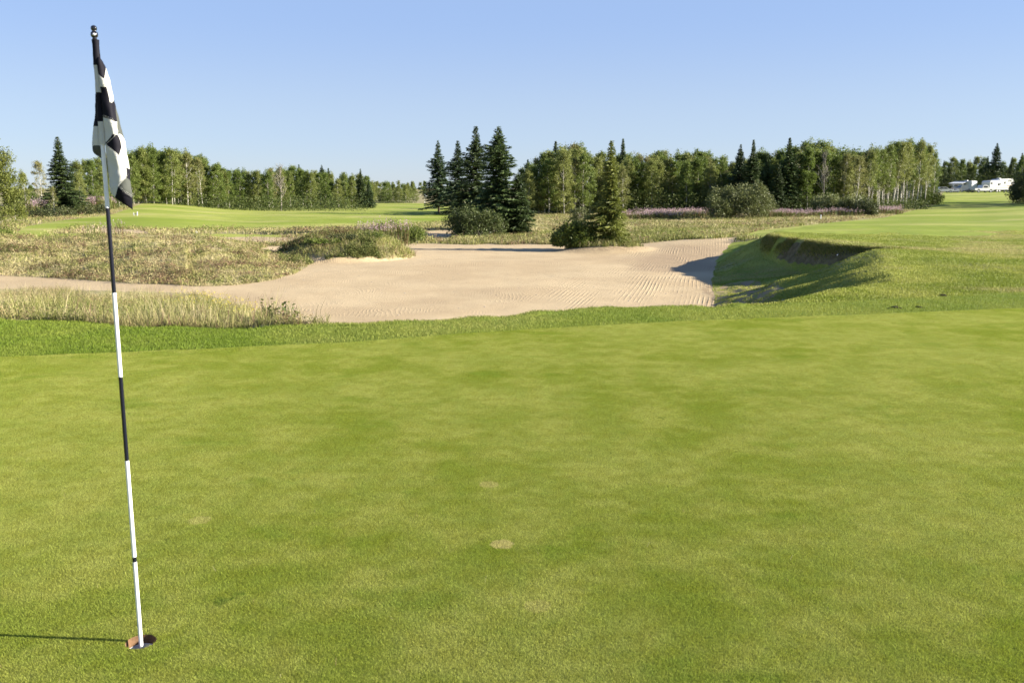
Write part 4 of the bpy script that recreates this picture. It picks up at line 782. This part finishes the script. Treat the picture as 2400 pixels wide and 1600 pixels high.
# trees behind the parked vehicles
specs = []
for px, pt in ((2168, 372), (2185, 362), (2205, 366), (2150, 380), (2238, 360), (2222, 372), (2256, 362), (2270, 385), (2300, 372), (2325, 362), (2345, 358), (2362, 372), (2195, 380), (2225, 378), (2250, 385), (2285, 392), (2310, 385), (2335, 385), (2385, 350), (2410, 365)): specs.append((px, pt, 262+g.random()*22, 'a'))
for px, pt in ((2163, 368), (2262, 358), (2318, 360), (2340, 352), (2176, 378), (2213, 382)): specs.append((px, pt, 260+g.random()*15, 's'))
for px in np.arange(2150, 2400, 14): specs.append((px, 385+g.normal(0, 6), 268+g.random()*8, 'a'))
wood_row(specs, 'row', [(2190, 'behind the parked car and golf cart'), (2245, 'behind the camper with the awning'), (2330, 'behind the large camper'), (9999, 'at the far right behind the campers')], {'a': ('leafy tree', 'leafy_tree'), 's': ('small spruce', 'spruce_tree')}, 'trees behind the campers', 22)
loc, s = top_scale(2281, 327, 258, 9); tree_obj('spruce_tree', SPR[2], loc, 'tallest spruce standing behind the parked campers', 'tree', None, 0, s, s)
# trees outside the right edge whose shadows cross the fairway
for i, (X, Y) in enumerate([(82, 128), (90, 131), (99, 126), (86, 118), (104, 134), (88, 138), (92, 108), (85, 123), (95, 144), (80, 114), (101, 119), (96, 136)]):
    z = float(H(np.array([X]), np.array([Y]))[0]); tree_obj('aspen_tree', ASP[i % 7], (X, Y, z), 'leafy tree outside the right edge, shading the fairway', 'tree', 'trees outside the right edge', i, 1.7, 1.1+.15*(i % 3))
# bare tree in the left wood
bt_ = MB(); gg = np.random.default_rng(9); bt_.tube([(0, 0, -.2), (.1, 0, 2.2), (.05, 0, 4.6), (.2, .1, 6.6)], [.09, .07, .045, .012], 6)
for k in range(34):
    z = 1.6+4.4*gg.random(); a = gg.random()*6.28; L = (7-z)*.42*(.5+.6*gg.random()); e = Vector((math.cos(a)*L, math.sin(a)*L, z+L*.9)); b = Vector((.08, 0, z)); bt_.tube([b, b.lerp(e, .5)-Vector((0, 0, .1*L)), e], [.03, .02, .008], 4, cap=False)
    for q in range(3): e2 = b.lerp(e, .4+.2*q)+Vector((gg.normal(0, .3), gg.normal(0, .3), .5)); bt_.tube([b.lerp(e, .35+.2*q), e2], [.014, .006], 3, cap=False)
x, y, z = place(646, 128); o = bt_.build('bare_tree', M['greybark'], loc=(x, y, z)); tag(o, 'bare pale-branched tree in front of the left wood', 'tree')
x, y, z = place(1888, 108); o = link('bare_tree', o.data, loc=(x, y, z)); o.scale = (.8, .8, 1.12); tag(o, 'bare white-stemmed tree inside the right wood above the willow bushes', 'tree')

# ------------------------------------------------------------------ fireweed (stuff) and weeds
def fireweed(name, label, pts, seed, hmean=1.0, wid=.05, pink=(.54, .38, .40)):
    g = np.random.default_rng(seed); X, Y = pts; k = g.random(len(X)) < ss(.32, .66, fbm(X, Y, 2.6, seed)); X, Y = X[k], Y[k]; Z = H(X, Y); n = len(X); h = hmean*(.5+.4*g.random(n)+.5*vn(X, Y, 1.7, seed+2))
    P = np.stack([X, Y, Z], -1); c = pal([(.12, .15, .035), (.17, .19, .05), (.16, .10, .05)], g.random(n))
    A = blades(P, h*.95, np.full(n, wid*.7), .12+g.random(n)*.1, c, seed)
    # leaves round each stem
    m = 9; Pl = np.repeat(P, m, 0); t = g.random(n*m)*.75; Pl[:, 2] += t*np.repeat(h, m); Pl[:, :2] += g.normal(0, wid*1.1, (n*m, 2)); V, F = leafquads(Pl, np.full(n*m, wid*.9), g, aspect=.3); T3 = np.concatenate([F[:, :3], F[:, [0, 2, 3]]]); B = (V, T3, np.repeat(np.repeat(c, m, 0)*1.1, 4, 0))
    m = 6; Pf = np.repeat(P, m, 0); t = .72+.30*g.random(n*m); Pf[:, 2] += t*np.repeat(h, m); Pf[:, :2] += g.normal(0, 1, (n*m, 2))*(wid*.9*(1.1-t)*1.5)[:, None]; V, F = leafquads(Pf, np.full(n*m, wid*.55), g); T3 = np.concatenate([F[:, :3], F[:, [0, 2, 3]]])
    pc = np.array(pink)*(.8+.5*g.random((n*m, 1)))+g.normal(0, .02, (n*m, 3)); Cc = (V, T3, np.repeat(np.clip(pc, 0, 1), 4, 0))
    o = tall_grass(name, label, [A, B, Cc]); o['category'] = 'wildflowers'; return o
def fw_pts(n, px0, px1, y0, y1, seed, y0b=None, y1b=None):
    g = np.random.default_rng(seed); px = px0+(px1-px0)*g.beta(1.6, 1.6, n); f = (px-px0)/(px1-px0); a = y0+((y0b or y0)-y0)*f; b = y1+((y1b or y1)-y1)*f; Y = a+(b-a)*g.random(n); return (px-1176)/FPX*(Y*CP+3*SP), Y
fireweed('fireweed', 'belt of pink fireweed in front of the right wood, left of the willow', fw_pts(2600, 1425, 1640, 84, 97, 1), 11, .78, .06)
fireweed('fireweed', 'belt of pink fireweed right of the large willow bush', fw_pts(2300, 1740, 1985, 84, 94, 2), 12, .74, .06)
fireweed('fireweed', 'pink fireweed at the foot of the birches', fw_pts(600, 2005, 2075, 92, 100, 3), 13, .75, .06)
fireweed('fireweed', 'bank of pink fireweed on the far left behind the flagstick', fw_pts(2300, 62, 270, 77, 92, 4, 92, 100), 14, 1.3, .07)
fireweed('fireweed', 'pink fireweed on the bushes behind the sand mound', fw_pts(260, 815, 965, 44.5, 48.5, 5), 15, 1.15, .045, (.56, .38, .44))
fireweed('fireweed', 'thin reddish weeds on the strip between the two sand areas', fw_pts(420, 560, 800, 44, 49, 6), 16, .5, .03, (.42, .27, .22))
fireweed('fireweed', 'a few faded fireweed plants on the long mound', fw_pts(60, 190, 300, 37, 41, 7), 17, .7, .035, (.5, .36, .4))
# undergrowth along the woods (dark leafy mass at the foot of the trees)
def under(name, label, segs, seed):
    g = np.random.default_rng(seed); P = []
    for px0, px1, ya, yb, h, n in segs:
        X, Y = fw_pts(n, px0, px1, ya, yb, seed); Z = H(X, Y)+h*g.random(n)**1.6*(.3+fbm(X, Y, 4, 2)*1.2); P.append(np.stack([X, Y, Z], -1))
    P = np.vstack(P); V, F = leafquads(P, np.full(len(P), .10), g); T3 = np.concatenate([F[:, :3], F[:, [0, 2, 3]]]); c = pal([(.06, .085, .02), (.09, .12, .03), (.13, .15, .045)], g.random(len(P)))
    return tall_grass(name, label, [(V, T3, np.repeat(c, 4, 0))])
u = under('undergrowth', 'low leafy undergrowth at the foot of the woods', [(290, 860, 124, 170, 2.2, 26000), (1200, 1990, 108, 140, 2.4, 60000), (1990, 2140, 112, 150, 1.3, 8000), (1960, 2160, 152, 164, 6.0, 16000), (240, 860, 172, 186, 4.5, 30000), (850, 960, 195, 225, 2.5, 4000), (2140, 2420, 246, 275, 5.5, 22000), (20, 300, 96, 112, 2.2, 9000)], 77); u['category'] = 'undergrowth'
# leafy young plants by the sand
def leafy_plant(px, Y, h, nst, seed, label):
    g = np.random.default_rng(seed); x, y, z = place(px, Y); e = empty('leafy_weed', (x, y, z)); tag(e, label, 'plant'); st_ = MB(); P = []
    for k in range(nst):
        a = g.random()*6.28; L = h*(.7+.4*g.random()); tip = Vector((math.cos(a)*L*.45, math.sin(a)*L*.3, L)); st_.tube([(0, 0, -.02), tip*.5+Vector((0, 0, .02)), tip], [.004, .003, .0015], 4, cap=False)
        for q in range(11): t = .25+.75*g.random(); P.append(tip*t+Vector(g.normal(0, .035, 3)))
    V, F = leafquads(np.array([list(p) for p in P]), np.full(len(P), .026), g, up=1.2); link('leaves', make_mesh('leaves', V, F, [M['greenshrub']], {'shade': np.repeat(g.random(len(P))*.6, 4)}), e); st_.build('stems', M['darkbark'], e)
leafy_plant(622, 11.6, .30, 6, 1, 'small leafy weed left of the two at the edge of the sand'); leafy_plant(662, 11.5, .30, 9, 2, 'bushier leafy weed at the edge of the sand by the collar'); leafy_plant(712, 11.3, .08, 3, 3, 'tiny weed sprout on the sand right of the leafy weeds')
g4 = np.random.default_rng(77); Yc = 2.3*(9/2.3)**g4.random(150); Xc = (g4.random(150)-.5)*1.3*Yc; V_, F_, C_ = blades(np.stack([Xc, Yc, np.full(150, .006)], -1), np.full(150, .022)*(.5+g4.random(150)), np.full(150, .0016), np.full(150, 1.3), pal([(.62, .55, .30), (.50, .42, .2), (.35, .25, .12)], g4.random(150)), 5)
o = tall_grass('grass_clippings', 'a few pale dry clippings lying on the putting surface', [(V_, F_, C_)])
# yellow flowers
g2 = np.random.default_rng(5); X, Y = fw_pts(160, 380, 620, 13, 19, 8); k = zones(X, Y, H(X, Y)) == 0; X, Y = X[k], Y[k]; P = np.stack([X, Y, H(X, Y)+.2+.2*g2.random(len(X))], -1); P = np.repeat(P, 5, 0)+g2.normal(0, .02, (len(X)*5, 3)); V, F = leafquads(P, np.full(len(P), .009), g2); T3 = np.concatenate([F[:, :3], F[:, [0, 2, 3]]])
o = tall_grass('yellow_wildflowers', 'tiny yellow flowers in the near rough grass', [(V, T3, np.tile(np.array([[.75, .62, .06]]), (len(V), 1)))]); o['category'] = 'wildflowers'

# ------------------------------------------------------------------ small things
def rock(name, px, Y, r, label, cat, mat, seed, flat=.55, dz=0):
    bm = bmesh.new(); bmesh.ops.create_icosphere(bm, subdivisions=3, radius=r); g = np.random.default_rng(seed); o3 = g.random(3)*9
    for v in bm.verts:
        n = vn(v.co.x/r*2+o3[0], v.co.y/r*2+o3[1]+v.co.z/r*1.7, 1, seed); v.co *= .6+.8*n; v.co.z *= flat
    me = bpy.data.meshes.new(name); bm.to_mesh(me); bm.free(); me.materials.append(mat); x, y, z = place(px, Y); return tag(link(name, me, loc=(x, y, z+r*.2+dz)), label, cat)
M['stone'] = simple('grey_stone', (.33, .31, .28), .9, .2, noise=.4, nscale=20); M['clod'] = simple('dark_earth', (.035, .028, .018), .95, .1, noise=.5, nscale=30)
rock('stone', 582, 11.15, .055, 'pale grey stone at the edge of the near rough grass', 'stone', M['stone'], 1); rock('stone', 560, 11.2, .035, 'small dark stone beside the pale one by the rough grass', 'stone', M['clod'], 2)
for i, (px, py, r, lb) in enumerate([(2055, 707, .05, 'dark earth clod, left of those on the collar edge'), (2068, 708, .035, 'small dark clod beside the left one on the collar'), (2110, 706, .045, 'dark earth clod in the middle of the collar edge'), (2121, 707, .03, 'small clod right of the middle one on the collar'), (2166, 680, .055, 'lone dark clod on the bank above the collar'), (2040, 709, .03, 'leftmost crumb of earth on the collar'), (2140, 714, .02, 'crumb of earth nearest the putting surface')]):
    x, y, z = at(px, py, 0.); rock('earth_clod', px, y, r, lb, 'earth clod', M['clod'], 20+i, .5, -.01)
g3 = np.random.default_rng(31); bmv = []; V_ = []; F_ = []
X, Y = fan(260, 17, 44, 600, 1640, 33, .5); k = zones(X, Y, H(X, Y)) == 3; X, Y = X[k], Y[k]; Zz = H(X, Y)
for i in range(len(X)):
    r = .006+.014*g3.random()**3; b = len(V_); 
    for dx, dy, dz in ((-1, 0, 0), (0, -1, .1), (1, 0, 0), (0, 1, .1), (.1, 0, .9)): V_.append((X[i]+dx*r*1.3, Y[i]+dy*r, Zz[i]+dz*r))
    F_ += [(b, b+1, b+4), (b+1, b+2, b+4), (b+2, b+3, b+4), (b+3, b, b+4)]
o = link('pebbles', make_mesh('pebbles', V_, F_, [M['stone']])); tag(o, 'small pebbles and crumbs scattered on the sand', 'pebbles', None, 'stuff')
x, y, z = place(1885, 74); mb = MB(); mb.tube([(0, 0, -.2), (0, 0, .38)], [.04, .035], 10); mb.lathe([(.035, .38), (.02, .40), (0, .405)], n=10); o = mb.build('marker_stake', M['whitepaint'], loc=(x, y, z)); tag(o, 'short white marker stake in the grass at the edge of the right rough', 'marker stake')
x, y, z = place(309, 80); mb = MB(); mb.tube([(0, 0, -.2), (-.08, 0, .28)], [.06, .05], 8); mb.tube([(.22, 0, -.2), (.26, 0, .36)], [.07, .05], 8); mb.tube([(0, 0, .12), (.24, 0, .18)], [.04, .04], 6); o = mb.build('low_white_post', simple('weathered_white', (.5, .49, .45), .7), loc=(x, y, z)); tag(o, 'low white double post beyond the tip of the flag', 'post')
x, y, z = place(1925, 25.3); mb = MB(); mb.tube([(-.2, -.45, .05), (.2, .45, .07)], [.012, .010], 8); mb.box(.06, .34, .43, .47, .02, .07); z2 = float(H(np.array([x]), np.array([y]))[0]); o = mb.build('bunker_rake', simple('pale_blue_handle', (.22, .25, .30), .5), loc=(x, y, z2)); tag(o, 'pale rake lying in the shade of the grassy hollow', 'rake')
for px, py, lb in ((451, 535, 'small white tee marker on the strip before the left fairway'),):
    x, y, z = place(px, 56); mb = MB(); mb.lathe([(0, .0), (.06, .02), (.075, .07), (.055, .12), (0, .14)], n=12); o = mb.build('tee_marker', M['whitepaint'], smooth=True, loc=(x, y, z)); tag(o, lb, 'tee marker')
x, y, z = place(976, 155); mb = MB(); mb.tube([(0, 0, -.1), (0, 0, 2.1)], [.02, .015], 6); mb.box(0, .4, -.01, .01, 1.75, 2.1); o = mb.build('distant_flagstick', M['whitepaint'], loc=(x, y, z)); tag(o, 'tiny flagstick on the far fairway left of the tall spruces', 'golf flag')

# ------------------------------------------------------------------ vehicles far right
M['vwhite'] = simple('white_body', (.52, .52, .51), .3, .5, coat=.4); M['vglass'] = simple('dark_glass', (.015, .018, .022), .08, .6); M['tyre'] = simple('tyre_rubber', (.02, .02, .02), .8); M['rim'] = simple('wheel_rim', (.5, .5, .5), .3, .5, .7)
M['vgrey'] = simple('grey_body', (.18, .20, .22), .3, .5, coat=.4); M['vdark'] = simple('dark_body', (.03, .035, .045), .25, .5, coat=.4); M['stripe'] = simple('beige_stripe', (.42, .33, .24), .4); M['silver'] = simple('silver_body', (.45, .46, .47), .3, .5, coat=.4); M['awn'] = simple('awning_cloth', (.62, .62, .6), .7)
VY = 226.
def wheel(root, x, y, r, name='wheel'):
    a = MB(); n = 18; V = []; F = []
    prof = [(r*.62, -.11), (r*.93, -.12), (r, -.08), (r, .08), (r*.93, .12), (r*.62, .11)]
    for (rad, yy) in prof:
        for k in range(n): V.append((rad*math.cos(2*math.pi*k/n), yy, rad*math.sin(2*math.pi*k/n)))
    for i in range(5):
        for k in range(n): F.append((i*n+k, i*n+(k+1) % n, (i+1)*n+(k+1) % n, (i+1)*n+k))
    a.add(V, F); w_ = a.build(name, M['tyre'], root, loc=(x, y, r)); b = MB(); V = [(r*.62*math.cos(2*math.pi*k/n), -.09, r*.62*math.sin(2*math.pi*k/n)) for k in range(n)]; V2 = [(vx, .09, vz) for vx, _, vz in V]
    b.add(V+V2, [tuple(range(n)), tuple(range(2*n-1, n-1, -1))]+[(i, i+n, (i+1) % n+n, (i+1) % n) for i in range(n)]); b.build('rim', M['rim'], w_)
def panel(root, name, pts, y, mat, t=.02):            # thin raised panel on a side face (x,z outline)
    a = MB(); a.prism(pts, y-t, y+.001); return a.build(name, mat, root)
def pickup(px, Y, mat, label, cap=False):
    x, y, z = place(px, Y); r = empty('pickup_truck', (x, y, z)); tag(r, label, 'pickup truck', None)
    b = MB(); b.prism([(-2.75, .55), (-2.8, 1.02), (-.62, 1.05), (-.60, 1.10), (-.42, 1.72), (-.25, 1.80), (.75, 1.80), (.95, 1.74), (1.45, 1.16), (2.55, 1.05), (2.72, .92), (2.76, .50), (2.35, .42), (2.30, .62), (2.12, .80), (1.78, .80), (1.58, .62), (1.54, .42), (-1.22, .42), (-1.28, .62), (-1.46, .80), (-1.82, .80), (-2.0, .62), (-2.06, .42)], -.95, .95)
    b.build('body', mat, r, bevel=.04)
    panel(r, 'window', [(-.32, 1.16), (-.2, 1.66), (.12, 1.66), (.12, 1.16)], -.955, M['vglass']); panel(r, 'window', [(.22, 1.16), (.22, 1.66), (.72, 1.66), (1.2, 1.16)], -.955, M['vglass'])
    a = MB(); a.add([(.99, -.8, 1.70), (.99, .8, 1.70), (1.47, .82, 1.19), (1.47, -.82, 1.19)], [(0, 1, 2, 3)]); a.build('windscreen', M['vglass'], r)
    panel(r, 'door_handle', [(.24, 1.0), (.24, 1.04), (.42, 1.04), (.42, 1.0)], -.955, M['vdark']); a = MB(); a.box(2.66, 2.80, -.9, .9, .42, .56); a.build('bumper', M['rim'], r)
    for s_ in (-1, 1): a = MB(); a.box(2.60, 2.74, s_*.78-.14, s_*.78+.14, .82, .96); a.build('headlight', simple('lamp_glass', (.7, .7, .7), .1), r)
    for xx in (-1.64, 1.95):
        for yy in (-.85, .85): wheel(r, xx, yy, .40)
    return r
pickup(2254, VY-2, M['vwhite'], 'white pickup truck parked in front of the large camper').rotation_euler = (0, 0, R(14))
# fifth wheel camper
x, y, z = place(2291, VY+6); r = empty('camper_trailer', (x, y, z), R(22)); tag(r, 'large white fifth-wheel camper with raised nose, rightmost vehicle', 'camper')
b = MB(); b.prism([(-4.4, .75), (-4.45, 2.55), (-4.2, 2.85), (-1.2, 3.05), (-.9, 3.30), (2.6, 3.42), (3.7, 3.28), (4.25, 2.9), (4.35, 2.2), (4.2, 1.85), (2.75, 1.78), (2.55, 1.5), (2.45, .62), (-4.2, .6)], -1.25, 1.25); b.build('body', M['vwhite'], r, bevel=.08)
for pts in ([(-4.1, 2.0), (-4.1, 2.45), (-3.5, 2.45), (-3.5, 2.0)], [(-1.6, 1.65), (-1.6, 2.2), (-1.0, 2.2), (-1.0, 1.65)], [(.6, 2.1), (.6, 2.65), (1.05, 2.65), (1.05, 2.1)], [(-.85, 1.8), (-.85, 2.35), (-.65, 2.35), (-.65, 1.8)]): panel(r, 'window', pts, -1.255, M['vglass'])
panel(r, 'door', [(-2.9, .75), (-2.9, 2.5), (-2.25, 2.5), (-2.25, .75)], -1.255, simple('camper_door', (.62, .62, .60), .4))
panel(r, 'stripe', [(-.3, 1.9), (.3, 1.62), (2.4, 1.55), (4.15, 1.9), (4.2, 2.0), (2.2, 1.72), (.4, 1.78)], -1.256, M['stripe']); panel(r, 'stripe', [(-4.2, .95), (-4.2, 1.1), (1.2, 1.25), (2.4, 1.25), (2.4, 1.05)], -1.256, M['stripe'])
a = MB(); a.box(-.3, .5, -.4, .4, 3.36, 3.58); a.build('roof_vent', M['vwhite'], r, bevel=.05); a = MB(); a.box(2.9, 3.2, -.6, -.4, .0, 1.8); a.box(2.9, 3.2, .4, .6, .0, 1.8); a.build('support_leg', M['vdark'], r)
for xx in (-1.5, -.65):
    for yy in (-1.1, 1.1): wheel(r, xx, yy, .38)
# travel trailer with awning
x, y, z = place(2219, VY+7); r = empty('camper_trailer', (x, y, z), R(-58)); tag(r, 'white box camper with its awning out, left of the large camper', 'camper')
b = MB(); b.prism([(-3.1, .5), (-3.2, 2.4), (-3.0, 2.75), (1.9, 2.85), (2.05, 2.7), (2.05, .5)], -1.2, 1.2); b.build('body', M['vwhite'], r, bevel=.08)
panel(r, 'window', [(-2.6, 1.4), (-2.6, 2.0), (-1.6, 2.0), (-1.6, 1.4)], -1.205, M['vglass']); panel(r, 'door', [(-.2, .6), (-.2, 2.35), (.5, 2.35), (.5, .6)], -1.205, M['vgrey'])
a = MB(); a.add([(-2.9, -1.22, 2.62), (.9, -1.22, 2.62), (.9, -3.5, 2.2), (-2.9, -3.5, 2.2), (-2.9, -1.22, 2.58), (.9, -1.22, 2.58), (.9, -3.5, 2.16), (-2.9, -3.5, 2.16)], [(0, 3, 2, 1), (4, 5, 6, 7), (0, 1, 5, 4), (1, 2, 6, 5), (2, 3, 7, 6), (3, 0, 4, 7)]); a.build('awning', M['awn'], r)
for xx in (-2.8, .8): a = MB(); a.tube([(xx, -3.45, 2.18), (xx, -1.3, .9)], .03, 6); a.build('awning_arm', M['rim'], r)
a = MB(); a.box(-.5, .2, -.3, .3, 2.8, 3.02); a.build('roof_vent', M['vwhite'], r, bevel=.04)
for yy in (-1.05, 1.05): wheel(r, -.4, yy, .36)
pickup(2213, VY-1, M['vgrey'], 'dark grey pickup truck between the white pickup and the golf cart').rotation_euler = (0, 0, R(180))
# golf cart
x, y, z = place(2191, VY-3); r = empty('golf_cart', (x, y, z)); tag(r, 'small golf cart with a white roof parked left of the dark pickup', 'golf cart')
b = MB(); b.prism([(-1.1, .3), (-1.15, .85), (-.3, .85), (-.25, .5), (.45, .5), (.6, .95), (1.0, .8), (1.15, .3)], -.55, .55); b.build('body', M['silver'], r, bevel=.03); a = MB(); a.box(-1.05, .85, -.6, .6, 1.78, 1.86); a.build('roof', M['vwhite'], r, bevel=.02)
a = MB(); [a.tube([(xx, yy, zz), (xx*.9, yy, 1.79)], .02, 6) for xx, zz in ((-1.0, .85), (.75, .9)) for yy in (-.5, .5)]; a.build('roof_frame', M['vdark'], r); a = MB(); a.box(-.5, 0, -.5, .5, .86, .96); a.box(-.55, -.45, -.5, .5, .96, 1.35); a.build('seat', M['stripe'], r, bevel=.02)
for xx in (-.7, .75):
    for yy in (-.5, .5): wheel(r, xx, yy, .23)
# car at the left of the row
x, y, z = place(2166, VY-4); r = empty('parked_car', (x, y, z)); tag(r, 'silver car at the left end of the parked vehicles', 'car')
b = MB(); b.prism([(-2.2, .35), (-2.25, .85), (-1.9, .95), (-1.2, 1.38), (.4, 1.40), (1.05, .98), (2.0, .88), (2.25, .7), (2.25, .35)], -.85, .85); b.build('body', M['silver'], r, bevel=.05)
panel(r, 'window', [(-1.5, .98), (-1.1, 1.3), (-.35, 1.3), (-.35, .98)], -.855, M['vglass']); panel(r, 'window', [(-.25, .98), (-.25, 1.3), (.35, 1.3), (.85, .98)], -.855, M['vglass'])
for xx in (-1.35, 1.4):
    for yy in (-.76, .76): wheel(r, xx, yy, .31)
# thin fence posts in front of the vehicles
for i, px in enumerate((2207, 2247, 2288, 2320)):
    x, y, z = place(px, VY-9); mb = MB(); mb.tube([(0, 0, -.1), (0, 0, 1.05)], [.05, .045], 8); o = mb.build('fence_post', simple('weathered_wood', (.35, .31, .25), .9), loc=(x, y, z)); tag(o, ['thin post before the dark pickup', 'thin post before the white pickup', 'thin post before the large camper', 'thin post below the nose of the large camper'][i], 'post', 'posts in front of the vehicles')
